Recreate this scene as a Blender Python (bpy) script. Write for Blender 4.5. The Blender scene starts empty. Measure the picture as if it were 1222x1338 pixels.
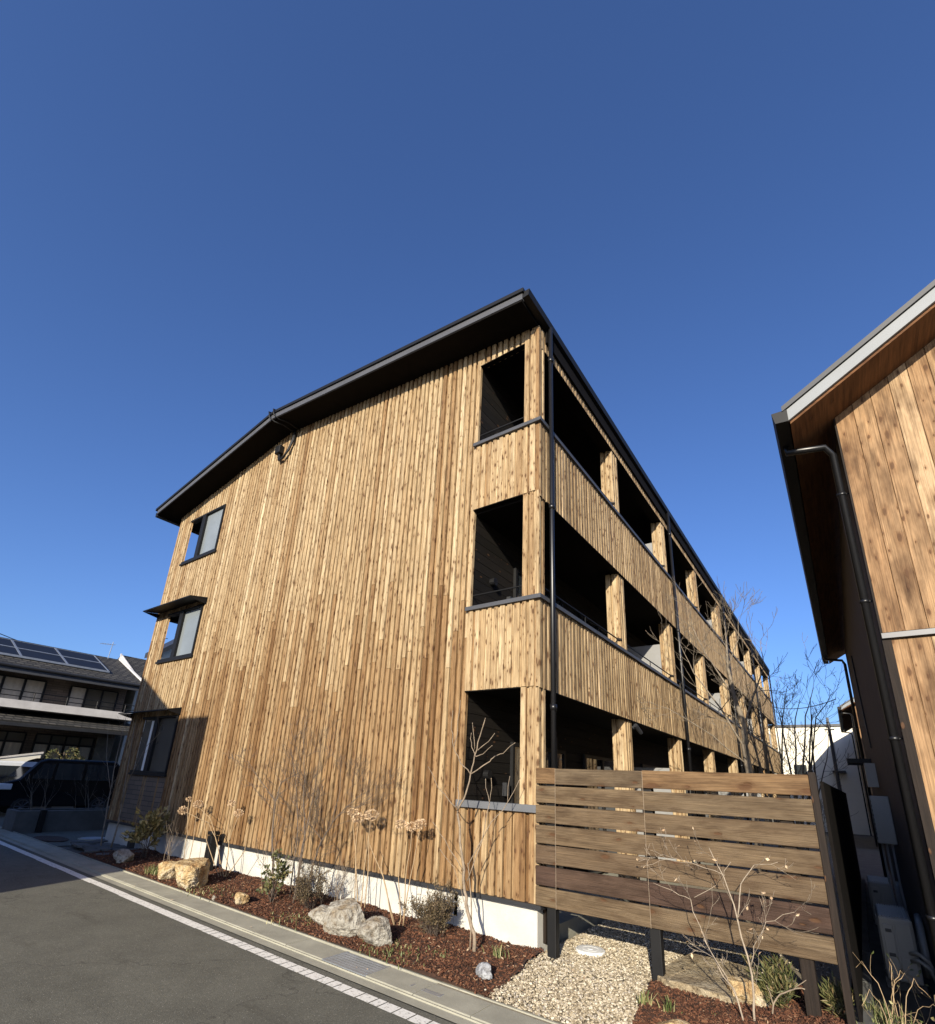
import bpy, bmesh, math, random
from mathutils import Vector, Matrix, noise
R = math.radians
D = bpy.data
scene = bpy.context.scene
COL = scene.collection

# ------------------------------------------------------------------ camera
yaw, pitch, roll, FPX, CX, CY = -0.636266003, 0.319560548, 0.0479099048, 658.713658, 611.0, 802.991352
fw = Vector((math.sin(yaw)*math.cos(pitch), math.cos(yaw)*math.cos(pitch), math.sin(pitch)))
r0 = Vector((math.cos(yaw), -math.sin(yaw), 0)); u0 = r0.cross(fw)
rt = r0*math.cos(roll)+u0*math.sin(roll); up = -r0*math.sin(roll)+u0*math.cos(roll)
cam = D.cameras.new('camera'); co = D.objects.new('camera', cam); COL.objects.link(co)
m = Matrix((rt, up, -fw)).transposed().to_4x4(); m.translation = Vector((2.9025, -5.4481, 1.72))
co.matrix_world = m
cam.sensor_fit = 'HORIZONTAL'; cam.sensor_width = 36; cam.lens = FPX/1222*36
cam.shift_x = 0; cam.shift_y = (CY-669)/1222
cam.clip_start = .05; cam.clip_end = 3000
scene.camera = co

# ------------------------------------------------------------------ light
SUN_AZ, SUN_EL = R(19.5), R(20.3)
sdir = Vector((math.sin(SUN_AZ)*math.cos(SUN_EL), -math.cos(SUN_AZ)*math.cos(SUN_EL), math.sin(SUN_EL)))
sl = D.lights.new('sun', 'SUN'); sl.energy = 5.0; sl.angle = R(.5); sl.color = (1, .9, .72)
so = D.objects.new('sun', sl); COL.objects.link(so); so.location = sdir*60
so.rotation_euler = sdir.to_track_quat('Z', 'Y').to_euler()
w = D.worlds.new('World'); scene.world = w; w.use_nodes = True
nt = w.node_tree; bg = nt.nodes['Background']
sky = nt.nodes.new('ShaderNodeTexSky'); sky.sky_type = 'NISHITA'; sky.sun_disc = False
sky.sun_elevation = SUN_EL; sky.sun_rotation = math.atan2(sdir.x, sdir.y) % (2*math.pi)
sky.air_density = 1.0; sky.dust_density = 1.6; sky.ozone_density = 5.0; sky.altitude = 0
bg.inputs['Strength'].default_value = .089
tn = nt.nodes.new('ShaderNodeMix'); tn.data_type = 'RGBA'; tn.blend_type = 'MULTIPLY'; tn.inputs[0].default_value = 1
tn.inputs[7].default_value = (.89, .985, 1.26, 1)
nt.links.new(sky.outputs[0], tn.inputs[6]); nt.links.new(tn.outputs[2], bg.inputs['Color'])
scene.view_settings.view_transform = 'Standard'; scene.view_settings.look = 'None'
scene.view_settings.exposure = 0.8; scene.view_settings.gamma = 1

# ------------------------------------------------------------------ materials
class N:
    def __init__(s, name):
        s.m = D.materials.new(name); s.m.use_nodes = True; s.t = s.m.node_tree
        s.b = s.t.nodes['Principled BSDF']
    def n(s, typ, **kw):
        x = s.t.nodes.new(typ)
        for k, v in kw.items(): setattr(x, k, v)
        return x
    def l(s, a, b): s.t.links.new(a, b)
    def ramp(s, fac, stops, interp='LINEAR'):
        r = s.n('ShaderNodeValToRGB'); r.color_ramp.interpolation = interp
        e = r.color_ramp.elements
        while len(e) < len(stops): e.new(.5)
        for i, (p, c) in enumerate(stops): e[i].position = p; e[i].color = (*c, 1) if len(c) == 3 else c
        s.l(fac, r.inputs[0]); return r.outputs[0]
    def mul(s, a, b, fac=1., mode='MULTIPLY'):
        x = s.n('ShaderNodeMix', data_type='RGBA', blend_type=mode)
        if isinstance(fac, float): x.inputs[0].default_value = fac
        else: s.l(fac, x.inputs[0])
        for v, k in ((a, 6), (b, 7)):
            if isinstance(v, tuple): x.inputs[k].default_value = (*v, 1)
            else: s.l(v, x.inputs[k])
        return x.outputs[2]
    def math(s, op, a, b=None):
        x = s.n('ShaderNodeMath', operation=op)
        for v, k in ((a, 0), (b, 1)):
            if v is None: continue
            if isinstance(v, (int, float)): x.inputs[k].default_value = v
            else: s.l(v, x.inputs[k])
        return x.outputs[0]
    def vec(s, kind='Object', scale=(1, 1, 1)):
        c = s.n('ShaderNodeTexCoord'); mp = s.n('ShaderNodeMapping'); mp.inputs['Scale'].default_value = scale
        s.l(c.outputs[kind], mp.inputs[0]); return mp.outputs[0]
    def noise(s, v, scale, detail=4, rough=.6, w=None):
        x = s.n('ShaderNodeTexNoise')
        if w is not None: x.noise_dimensions = '4D'; s.l(w, x.inputs['W'])
        s.l(v, x.inputs['Vector']); x.inputs['Scale'].default_value = scale
        x.inputs['Detail'].default_value = detail; x.inputs['Roughness'].default_value = rough
        return x.outputs['Fac']
    def bump(s, h, strength=.3, dist=.01):
        b = s.n('ShaderNodeBump'); b.inputs['Strength'].default_value = strength; b.inputs['Distance'].default_value = dist
        s.l(h, b.inputs['Height']); s.l(b.outputs[0], s.b.inputs['Normal'])
    def attr(s):
        a = s.n('ShaderNodeAttribute', attribute_name='tint'); return a.outputs['Fac']
    def set(s, **kw):
        for k, v in kw.items():
            k = k.replace('_', ' ')
            s.b.inputs[k].default_value = v
        return s.m

def wood(name, stops, vertical=True, knots=.55, weather=.35, rough=.75, kscale=1., wcol=(.55, .5, .45), blotch=.6, bs=.5, kw=.55, gs=26):
    s = N(name); t = s.attr(); w4 = s.math('MULTIPLY', t, 37.)
    uv = s.n('ShaderNodeTexCoord').outputs['UV']
    def mp(a, b):
        x = s.n('ShaderNodeMapping'); x.inputs['Scale'].default_value = (a, b, 1) if vertical else (b, a, 1)
        s.l(uv, x.inputs[0]); return x.outputs[0]
    base = s.ramp(t, stops)
    wob = s.noise(mp(3*kscale, .9), 2.2, 3, .6, w4)
    g = s.noise(mp(gs*kscale, .9), 2.2, 5, .62, w4)
    grain = s.ramp(g, [(.32, (.42, .36, .3)), (.5, (.92, .9, .87)), (.68, (1.25, 1.2, 1.13))])
    c = s.mul(base, grain, .85)
    fine = s.noise(mp(150*kscale, 4), 1.0, 3, .55, w4)
    c = s.mul(c, s.ramp(fine, [(.3, (.62, .58, .54)), (.7, (1.2, 1.2, 1.2))]), .6)
    bl = s.noise(mp(9*kscale, 2.4), 1.0, 4, .65, w4)
    c = s.mul(c, s.ramp(bl, [(.33, (.6, .54, .48)), (.52, (1, 1, 1)), (.7, (1.12, 1.1, 1.06))]), blotch)
    c = s.mul(c, s.ramp(wob, [(.44, (1, 1, 1)), (.66, wcol)]), weather)
    kf = None
    for (ka, kb_, seed, lim, k0, k1) in ((8.5, 3.4, 91., knots, .06, .11), (15., 5.5, 53., knots*.5, .05, .1)):
        off = s.n('ShaderNodeCombineXYZ'); s.l(w4, off.inputs[0]); s.l(s.math('MULTIPLY', t, seed), off.inputs[1])
        va = s.n('ShaderNodeVectorMath', operation='ADD'); s.l(mp(ka*kw/.55, kb_*kw/.55), va.inputs[0]); s.l(off.outputs[0], va.inputs[1])
        # wobble the knot outline
        wn = s.n('ShaderNodeTexNoise'); s.l(va.outputs[0], wn.inputs['Vector']); wn.inputs['Scale'].default_value = 5
        vb = s.n('ShaderNodeVectorMath', operation='MULTIPLY_ADD'); s.l(wn.outputs['Color'], vb.inputs[0]); vb.inputs[1].default_value = (.09, .12, 0); s.l(va.outputs[0], vb.inputs[2])
        v = s.n('ShaderNodeTexVoronoi', voronoi_dimensions='2D'); s.l(vb.outputs[0], v.inputs['Vector']); v.inputs['Scale'].default_value = 1
        sep = s.n('ShaderNodeSeparateColor'); s.l(v.outputs['Color'], sep.inputs[0])
        on = s.math('GREATER_THAN', sep.outputs[0], 1-lim)
        size = s.math('ADD', s.math('MULTIPLY', sep.outputs[1], k1), k0)
        rr = s.math('DIVIDE', v.outputs['Distance'], size)
        k = s.math('MULTIPLY', s.ramp(rr, [(.0, (1, 1, 1)), (.6, (.85, .85, .85)), (1., (0, 0, 0))]), on)
        rr2 = s.math('DIVIDE', rr, 2.6)
        h = s.math('MULTIPLY', s.ramp(rr2, [(.1, (.6, .6, .6)), (1., (0, 0, 0))]), on)
        c = s.mul(c, (.5, .36, .25), h, 'MULTIPLY')
        c = s.mul(c, (.075, .036, .016), s.math('MULTIPLY', k, .92), 'MIX')
        kf = k if kf is None else s.math('MAXIMUM', kf, k)
    s.l(c, s.b.inputs['Base Color'])
    s.bump(s.math('ADD', s.math('ADD', g, s.math('MULTIPLY', bl, 1.2)), s.math('MULTIPLY', kf, .7)), bs, .008)
    return s.set(Roughness=rough, Specular_IOR_Level=.25)

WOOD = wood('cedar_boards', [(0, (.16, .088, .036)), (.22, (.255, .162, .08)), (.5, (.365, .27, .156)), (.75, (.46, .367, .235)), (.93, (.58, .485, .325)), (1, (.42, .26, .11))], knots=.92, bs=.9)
WOODG = wood('weathered_cedar_boards', [(0, (.12, .076, .042)), (.3, (.2, .142, .08)), (.6, (.315, .238, .142)), (1, (.45, .35, .23))], knots=.92, weather=.5, bs=.9)
WOODR = wood('wide_cedar_boards', [(0, (.27, .165, .085)), (.35, (.36, .245, .14)), (.7, (.45, .335, .21)), (1, (.33, .235, .145))], knots=.62, weather=.85, kscale=.95, wcol=(.3, .25, .21), blotch=.95, kw=.5, gs=46)
WOODF = wood('fence_planks', [(0, (.058, .035, .026)), (.3, (.098, .068, .043)), (.6, (.132, .096, .058)), (.85, (.112, .084, .054)), (1, (.17, .108, .056))], vertical=False, knots=.4, weather=.8, kscale=1.15, blotch=1., kw=.36, bs=.8, gs=60)
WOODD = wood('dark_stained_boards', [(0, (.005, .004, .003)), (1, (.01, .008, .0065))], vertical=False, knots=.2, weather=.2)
WOODS = wood('soffit_boards', [(0, (.11, .05, .02)), (1, (.17, .08, .032))], vertical=False, knots=.3, weather=.2)
WOODP = wood('brown_post_wood', [(0, (.012, .008, .006)), (1, (.02, .013, .009))], knots=.2, weather=.2)

def plain(name, col, rough=.6, metal=0, var=.25, scale=6, bump=0, bscale=60, spec=.5):
    s = N(name); v = s.vec()
    n = s.noise(v, scale, 5, .65)
    a = tuple(c*(1-var) for c in col); b = tuple(c*(1+var) for c in col)
    s.l(s.ramp(n, [(.3, a), (.7, b)]), s.b.inputs['Base Color'])
    if bump: s.bump(s.noise(v, bscale, 4, .6), bump, .01)
    return s.set(Roughness=rough, Metallic=metal, Specular_IOR_Level=spec)

BLACK = plain('black_painted_metal', (.006, .006, .0065), .55, 0, .2, 6, 0, 60, .3)
DKGREY = plain('dark_grey_metal', (.022, .023, .026), .45, 0, .15, 2)
FASCIA = plain('grey_fascia_metal', (.085, .086, .092), .45, .2, .12, 1.5)
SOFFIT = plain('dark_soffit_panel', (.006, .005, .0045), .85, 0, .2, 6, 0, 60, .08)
CAPM = plain('grey_cap_metal', (.05, .052, .058), .5, 0, .15, 3)
CAPL = plain('pale_cap_metal', (.1, .105, .115), .5, 0, .15, 3)
PLINTH = plain('white_render', (.45, .438, .4), .85, 0, .14, 2.2, .3, 90)
SCREEN = plain('grey_partition_board', (.2, .2, .2), .6, 0, .06)
PIPE = plain('black_pvc', (.007, .007, .008), .35, 0, .1)
PVCG = plain('grey_pvc', (.25, .26, .27), .45, 0, .1)
WHITEP = plain('white_plastic', (.7, .7, .68), .4, 0, .06, 4)
ACM = plain('pale_grey_enamel', (.27, .262, .24), .45, 0, .06, 4)
CONC = plain('concrete', (.275, .265, .212), .9, 0, .18, 2.5, .35, 120)
CONCD = plain('grey_concrete_block', (.085, .085, .082), .9, 0, .2, 4, .4, 60)
STEEL = plain('galvanised_steel', (.33, .36, .4), .4, .6, .15)
BARGE = plain('pale_grey_bargeboard', (.165, .178, .19), .5, 0, .06, 2)
BROWNR = plain('brown_render', (.1, .07, .045), .9, 0, .12, 3, .2, 80)
CREAM = plain('cream_render', (.72, .69, .6), .9, 0, .05, 1)
WHITEF = plain('white_fascia_render', (.5, .48, .46), .8, 0, .12, 2)
TYRE = plain('rubber', (.012, .012, .012), .8)
CARB = plain('black_car_paint', (.006, .006, .008), .12, 0, .05)
CARW = plain('white_car_paint', (.6, .61, .62), .2, 0, .05)
RIM = plain('alloy', (.12, .12, .13), .3, .8, .05)
CURT = plain('white_curtain', (.42, .37, .3), .9, 0, .1, 12)
BARK = plain('pale_bark', (.2, .155, .11), .85, 0, .35, 18, .3, 60)
BARKW = plain('white_bark', (.27, .22, .165), .85, 0, .25, 18, .3, 60)
BARKD = plain('dark_bark', (.06, .044, .033), .9, 0, .35, 18, .3, 60)
BARKG = plain('grey_bark', (.17, .14, .105), .9, 0, .35, 14, .3, 60)
BARKB = plain('brown_bark', (.095, .072, .056), .9, 0, .35, 18)
STRAW = plain('dry_stem', (.3, .215, .125), .8, 0, .2, 20)
TILEW = plain('brown_tile_wall', (.07, .05, .036), .6, 0, .25, 14)

def glass(name, col=(.02, .024, .028), rough=.03):
    s = N(name); v = s.vec()
    s.l(s.ramp(s.noise(v, .8, 2), [(.3, tuple(c*.8 for c in col)), (.7, tuple(c*1.2 for c in col))]), s.b.inputs['Base Color'])
    return s.set(Roughness=rough, Specular_IOR_Level=.8)
GLASS = glass('dark_window_glass')
GLASSH = glass('reflection_toned_glass', (.085, .075, .06), .06)  # beige base colour stands in for bright surroundings reflected in the panes
GLASSF = glass('frosted_window_glass', (.16, .18, .19), .25)
PVX = 0
LENS = glass('headlight_lens', (.6, .62, .65), .08)
SCREENG = glass('windscreen_glass', (.3, .36, .46), .1)  # pale blue base colour stands in for sky reflected in the windscreen
PVPAN = plain('solar_cell', (.008, .009, .013), .5, 0, .2, 2, 0, 60, .25)

def leafmat(name, stops, rough=.55):
    s = N(name); s.l(s.ramp(s.attr(), stops), s.b.inputs['Base Color'])
    return s.set(Roughness=rough, Specular_IOR_Level=.3)
LEAF = leafmat('olive_leaves', [(0, (.035, .045, .015)), (.5, (.08, .085, .03)), (.8, (.13, .11, .045)), (1, (.2, .14, .07))])
LEAFG = leafmat('green_leaves', [(0, (.025, .05, .015)), (.6, (.06, .1, .03)), (1, (.16, .17, .06))])
LEAFY = leafmat('yellowish_leaves', [(0, (.12, .1, .035)), (.5, (.22, .18, .06)), (1, (.36, .28, .12))])
LEAFB = leafmat('brown_green_leaves', [(0, (.05, .04, .02)), (.5, (.1, .075, .04)), (1, (.17, .12, .07))])
FLOWER = leafmat('dried_petals', [(0, (.3, .19, .11)), (.5, (.45, .32, .2)), (1, (.58, .45, .3))], .9)
GRASS = leafmat('grass_blades', [(0, (.05, .07, .02)), (.5, (.1, .12, .04)), (1, (.32, .28, .14))])
CHIP = leafmat('bark_chips', [(0, (.022, .01, .006)), (.4, (.075, .03, .016)), (.75, (.125, .051, .027)), (.96, (.15, .072, .038)), (1, (.28, .19, .12))], .95)
PEB = leafmat('gravel_stones', [(0, (.14, .11, .075)), (.3, (.29, .24, .165)), (.6, (.41, .35, .25)), (.85, (.56, .5, .39)), (1, (.24, .21, .18))], .85)

def rockmat(name, a, b, c):
    s = N(name); v = s.vec()
    n = s.noise(v, 5, 6, .65); n2 = s.noise(v, 22, 5, .7)
    col = s.ramp(n, [(.3, a), (.5, b), (.68, c)])
    col = s.mul(col, s.ramp(n2, [(.34, (.3, .26, .23)), (.52, (1, 1, 1))]), .85)
    s.l(col, s.b.inputs['Base Color']); s.bump(s.math('ADD', n2, s.math('MULTIPLY', n, 1.5)), 1., .035)
    return s.set(Roughness=.9, Specular_IOR_Level=.2)
ROCKY = rockmat('yellow_rock', (.3, .15, .05), (.46, .34, .18), (.52, .46, .35))
ROCKG = rockmat('grey_rock', (.22, .16, .09), (.3, .28, .24), (.4, .38, .33))
ROCKB = rockmat('blue_grey_rock', (.2, .2, .21), (.3, .31, .33), (.4, .41, .42))
SLAB = rockmat('stone_slab', (.25, .185, .11), (.33, .265, .17), (.4, .34, .24))

def asphalt():
    s = N('asphalt'); v = s.vec()
    n = s.noise(v, .35, 4, .6); f = s.noise(v, 160, 3, .7); mid = s.noise(v, 2.2, 6, .7)
    vo = s.n('ShaderNodeTexVoronoi'); s.l(v, vo.inputs['Vector']); vo.inputs['Scale'].default_value = 95
    sp = s.ramp(vo.outputs['Color'], [(.0, (.45, .45, .45)), (.6, (1, 1, 1)), (.95, (1.5, 1.45, 1.4))])
    c = s.ramp(n, [(.3, (.1, .098, .081)), (.7, (.122, .12, .099))])
    c = s.mul(c, s.ramp(f, [(.3, (.55, .55, .55)), (.7, (1.4, 1.4, 1.4))]), .8)
    c = s.mul(c, sp, .4)
    c = s.mul(c, s.ramp(mid, [(.35, (.78, .78, .78)), (.6, (1.08, 1.08, 1.08))]), .7)
    vs = s.n('ShaderNodeTexVoronoi'); s.l(v, vs.inputs['Vector']); vs.inputs['Scale'].default_value = 38
    c = s.mul(c, (.42, .4, .35), s.ramp(vs.outputs['Distance'], [(.05, (.75, .75, .75)), (.16, (0, 0, 0))]), 'MIX')
    st = s.noise(s.vec('Object', (.5, 1.6, 1)), 1.4, 5, .7)
    c = s.mul(c, s.ramp(st, [(.58, (1, 1, 1)), (.7, (.7, .69, .68))]), .9)
    cr = s.n('ShaderNodeTexVoronoi', feature='DISTANCE_TO_EDGE'); wv = s.n('ShaderNodeVectorMath', operation='MULTIPLY_ADD'); wn = s.n('ShaderNodeTexNoise'); s.l(v, wn.inputs['Vector']); wn.inputs['Scale'].default_value = 3; wn.inputs['Detail'].default_value = 6
    s.l(wn.outputs['Color'], wv.inputs[0]); wv.inputs[1].default_value = (.8, .8, .8); s.l(v, wv.inputs[2]); s.l(wv.outputs[0], cr.inputs['Vector']); cr.inputs['Scale'].default_value = .28
    c = s.mul(c, (.03, .028, .025), s.ramp(cr.outputs['Distance'], [(.0, (.55, .55, .55)), (.0028, (0, 0, 0))]), 'MIX')
    s.l(c, s.b.inputs['Base Color']); s.bump(vo.outputs['Distance'], .3, .006)
    return s.set(Roughness=.9, Specular_IOR_Level=.25)
ASPH = asphalt()
def paint():
    s = N('road_paint'); v = s.vec()
    n = s.noise(v, 30, 6, .75)
    s.l(s.ramp(n, [(.36, (.22, .21, .19)), (.45, (.62, .61, .57)), (.8, (.75, .74, .7))]), s.b.inputs['Base Color'])
    return s.set(Roughness=.8)
PAINT = paint()
MULCH = plain('mulch_soil', (.045, .02, .011), .97, 0, .5, 30, .9, 70)
GRAVB = plain('gravel_base', (.2, .17, .12), .95, 0, .4, 60, .8, 90)
EARTH = plain('earth_ground', (.1, .09, .075), .95, 0, .3, 3, .4, 40)
def tiles():
    s = N('roof_tiles'); uv = s.n('ShaderNodeTexCoord').outputs['UV']
    mp = s.n('ShaderNodeMapping'); s.l(uv, mp.inputs[0])
    br = s.n('ShaderNodeTexBrick'); s.l(mp.outputs[0], br.inputs['Vector'])
    br.inputs['Scale'].default_value = 1; br.inputs['Brick Width'].default_value = .28; br.inputs['Row Height'].default_value = .11
    br.inputs['Mortar Size'].default_value = .026
    br.inputs['Color1'].default_value = (.05, .047, .042, 1); br.inputs['Color2'].default_value = (.095, .088, .076, 1); br.inputs['Mortar'].default_value = (.02, .02, .02, 1)
    s.l(br.outputs['Color'], s.b.inputs['Base Color']); s.bump(br.outputs['Fac'], -.8, .03)
    return s.set(Roughness=.7, Specular_IOR_Level=.15)
TILES = tiles()
def brickwall():
    s = N('dark_tile_cladding'); uv = s.n('ShaderNodeTexCoord').outputs['UV']
    br = s.n('ShaderNodeTexBrick'); s.l(uv, br.inputs['Vector'])
    br.inputs['Scale'].default_value = 1; br.inputs['Brick Width'].default_value = .45; br.inputs['Row Height'].default_value = .1
    br.inputs['Mortar Size'].default_value = .006
    br.inputs['Color1'].default_value = (.1, .075, .055, 1); br.inputs['Color2'].default_value = (.15, .11, .08, 1); br.inputs['Mortar'].default_value = (.03, .025, .02, 1)
    s.l(br.outputs['Color'], s.b.inputs['Base Color']); s.bump(br.outputs['Fac'], -.5, .01)
    return s.set(Roughness=.7)
TILEWALL = brickwall()

# ------------------------------------------------------------------ mesh builder
class MB:
    def __init__(s): s.v = []; s.f = []; s.t = []
    def face(s, pts, t=.5):
        i = len(s.v); s.v += [tuple(p) for p in pts]; s.f.append(tuple(range(i, i+len(pts)))); s.t.append(t)
    def box(s, x0, x1, y0, y1, z0, z1, t=.5):
        i = len(s.v)
        s.v += [(x0, y0, z0), (x1, y0, z0), (x1, y1, z0), (x0, y1, z0), (x0, y0, z1), (x1, y0, z1), (x1, y1, z1), (x0, y1, z1)]
        for q in ((0, 3, 2, 1), (4, 5, 6, 7), (0, 1, 5, 4), (1, 2, 6, 5), (2, 3, 7, 6), (3, 0, 4, 7)):
            s.f.append(tuple(i+k for k in q)); s.t.append(t)
    def prism(s, poly, vec, t=.5):
        vec = Vector(vec); poly = [Vector(p) for p in poly]; n = len(poly); i = len(s.v)
        s.v += [tuple(p) for p in poly]+[tuple(p+vec) for p in poly]
        s.f.append(tuple(range(i, i+n))[::-1]); s.f.append(tuple(range(i+n, i+2*n))); s.t += [t, t]
        for k in range(n):
            j = (k+1) % n; s.f.append((i+k, i+j, i+n+j, i+n+k)); s.t.append(t)
    def tube(s, pts, rad, n=6, t=.5, cap=True):
        pts = [Vector(p) for p in pts]
        if not hasattr(rad, '__len__'): rad = [rad]*len(pts)
        base = len(s.v); a = None
        for k, p in enumerate(pts):
            d = (pts[min(k+1, len(pts)-1)]-pts[max(k-1, 0)])
            if d.length < 1e-9: d = Vector((0, 0, 1))
            d.normalize()
            if a is None:
                a = d.orthogonal().normalized()
            else:
                a = (a-d*a.dot(d))
                a = a.normalized() if a.length > 1e-6 else d.orthogonal().normalized()
            b = d.cross(a)
            for q in range(n):
                an = 2*math.pi*q/n
                s.v.append(tuple(p+(a*math.cos(an)+b*math.sin(an))*rad[k]))
        for k in range(len(pts)-1):
            for q in range(n):
                q2 = (q+1) % n
                s.f.append((base+k*n+q, base+k*n+q2, base+(k+1)*n+q2, base+(k+1)*n+q)); s.t.append(t)
        if cap:
            s.f.append(tuple(base+q for q in range(n))[::-1]); s.t.append(t)
            e = base+(len(pts)-1)*n
            s.f.append(tuple(e+q for q in range(n))); s.t.append(t)
    def build(s, name, mat, parent=None, smooth=False, bevel=0):
        off = Vector((0, 0, 0))
        if parent and parent.parent: off = parent.parent.location
        elif parent: off = parent.location
        me = D.meshes.new(name)
        me.from_pydata([(a-off[0], b-off[1], c-off[2]) for a, b, c in s.v], [], s.f)
        if isinstance(mat, (list, tuple)):
            for q in mat: me.materials.append(q)
        else: me.materials.append(mat)
        at = me.attributes.new('tint', 'FLOAT', 'FACE'); at.data.foreach_set('value', s.t)
        uv = me.uv_layers.new(name='UVMap'); buf = [0.0]*(2*len(me.loops)); vs = s.v
        for p in me.polygons:
            nx, ny, nz = abs(p.normal.x), abs(p.normal.y), abs(p.normal.z)
            for li in p.loop_indices:
                x, y, z = vs[me.loops[li].vertex_index]
                if nz > .985: a, b = x, y
                elif nx > ny: a, b = y, z
                else: a, b = x, z
                buf[2*li] = a; buf[2*li+1] = b
        uv.data.foreach_set('uv', buf)
        if smooth: me.polygons.foreach_set('use_smooth', [True]*len(me.polygons))
        o = D.objects.new(name, me); COL.objects.link(o)
        if parent: o.parent = parent
        if bevel:
            bm = bmesh.new(); bm.from_mesh(me); bmesh.ops.remove_doubles(bm, verts=bm.verts, dist=1e-5)
            bm.to_mesh(me); bm.free()
            md = o.modifiers.new('bevel', 'BEVEL'); md.width = bevel; md.segments = 2; md.limit_method = 'ANGLE'
        return o

def tag(o, label, cat, group=None):
    o['label'] = label; o['category'] = cat
    if group: o['group'] = group
    return o
def thing(name, label, cat, loc=(0, 0, 0), group=None):
    o = D.objects.new(name, None); COL.objects.link(o); o.location = loc; o.empty_display_size = .2
    return tag(o, label, cat, group)
def struct(o, kind='structure'): o['kind'] = kind; return o
def copy_tree(o, parent=None):
    c = o.copy(); COL.objects.link(c); c.parent = parent
    for ch in list(o.children): copy_tree(ch, c)
    return c

# ------------------------------------------------------------------ cladding
def clad(mb, face, c, a0, a1, zlo, zhi, holes=(), seed=0, thick=.05, joints=True, scale=1., tr=(0, 1), gap=True):
    """vertical cover boards over back boards; face 'y' = wall at y=c looking -Y (a is x), 'x' = wall at x=c looking +X (a is y)"""
    rng = random.Random(seed)
    cuts = sorted({h[k] for h in holes for k in (0, 1) if a0 < h[k] < a1}); cuts = [a0]+cuts+[a1]
    cols = []
    for k in range(len(cuts)-1):
        p, e = cuts[k], cuts[k+1]; front = True
        while p < e-1e-6:
            wd = rng.choice((.06, .068, .068, .075, .085))*scale if front else rng.choice((.032, .038, .038, .046))*scale
            q = p+wd
            if e-q < .03*scale: q = e
            cols.append((p, q, front)); p = q; front = not front
    for p, q, front in cols:
        dep = rng.uniform(-.004, .004) + (0 if front else thick*.9)
        mid = (p+q)/2; iv = [(zlo, None)]
        lo, hi0, hi1 = zlo, zhi(p), zhi(q)
        segs = []; z = lo; tb = rng.gauss(.53, .115) + (-.2 if not front else 0)  # back boards tinted darker, painting in shade between the cover boards
        if rng.random() < .04: tb += rng.choice((-.25, .25))
        hs = sorted([h for h in holes if h[0]-1e-6 <= p and q <= h[1]+1e-6], key=lambda h: h[2])
        for h in hs:
            if h[2] > z: segs.append((z, h[2], h[2]))
            z = h[3]
        segs.append((z, hi0, hi1))
        for (z0, z1a, z1b) in segs:
            pieces = [(z0, z1a, z1b)]
            if joints and z1a-z0 > 3:
                js = []
                zz = z0+rng.uniform(2.2, 4.4)
                while zz < z1a-.6:
                    js.append(zz); zz += rng.uniform(3.2, 4.2)
                ed = [z0]+js
                pieces = []
                for i, j in enumerate(ed):
                    last = i == len(ed)-1
                    pieces.append((j, z1a if last else ed[i+1]-.005, z1b if last else ed[i+1]-.005))
            for (b0, t0, t1) in pieces:
                t = min(.99, max(.01, tb+rng.gauss(0, .05)))
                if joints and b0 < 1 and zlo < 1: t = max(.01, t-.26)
                t = tr[0]+(tr[1]-tr[0])*t
                ch = .007 if front else 0
                d0 = dep; back = (0 if front else thick*.9)+.06
                def P(a, d, z): return (a, c+d, z) if face == 'y' else (c-d, a, z)
                def F(*pts):
                    mb.face(pts if face == 'y' else pts, t)
                if ch:
                    F(P(p+ch, d0, b0), P(q-ch, d0, b0), P(q-ch, d0, t1), P(p+ch, d0, t0))
                    F(P(p, d0+ch, b0), P(p+ch, d0, b0), P(p+ch, d0, t0), P(p, d0+ch, t0))
                    F(P(q-ch, d0, b0), P(q, d0+ch, b0), P(q, d0+ch, t1), P(q-ch, d0, t1))
                    F(P(p, back, b0), P(p, d0+ch, b0), P(p, d0+ch, t0), P(p, back, t0))
                    F(P(q, d0+ch, b0), P(q, back, b0), P(q, back, t1), P(q, d0+ch, t1))
                    F(P(p, back, b0), P(q, back, b0), P(q, d0+ch, b0), P(q-ch, d0, b0), P(p+ch, d0, b0), P(p, d0+ch, b0))
                    F(P(p, d0+ch, t0), P(p+ch, d0, t0), P(q-ch, d0, t1), P(q, d0+ch, t1), P(q, back, t1), P(p, back, t0))
                else:
                    F(P(p, d0, b0), P(q, d0, b0), P(q, d0, t1), P(p, d0, t0))
                    F(P(p, back, b0), P(q, back, b0), P(q, d0, b0), P(p, d0, b0))
                    F(P(p, d0, t0), P(q, d0, t1), P(q, back, t1), P(p, back, t0))

# ================================================================== MAIN BUILDING
L_END = 28.3; XL = -11.35; RIDGE = -6.5
def zs(x):   # underside of roof
    return 8.60+.111*(-x) if x > RIDGE else 9.32-.178*(RIDGE-x)
bld = thing('apartment_building', 'three storey timber clad apartment block with dark low gable roof and long balconies', 'building')
mb = MB()
GH = [(-1.09, -.24, 1.475, 2.87), (-1.09, -.24, 4.03, 5.62), (-1.09, -.24, 6.79, 8.38)]
WZ = [(1.57, 2.83), (4.19, 5.44), (6.85, 8.14)]
LH = [(-10.65, -8.92, a, b) for a, b in WZ]
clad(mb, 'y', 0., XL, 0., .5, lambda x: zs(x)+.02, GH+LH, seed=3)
mb.build('gable_wall', WOOD, bld)
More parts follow.
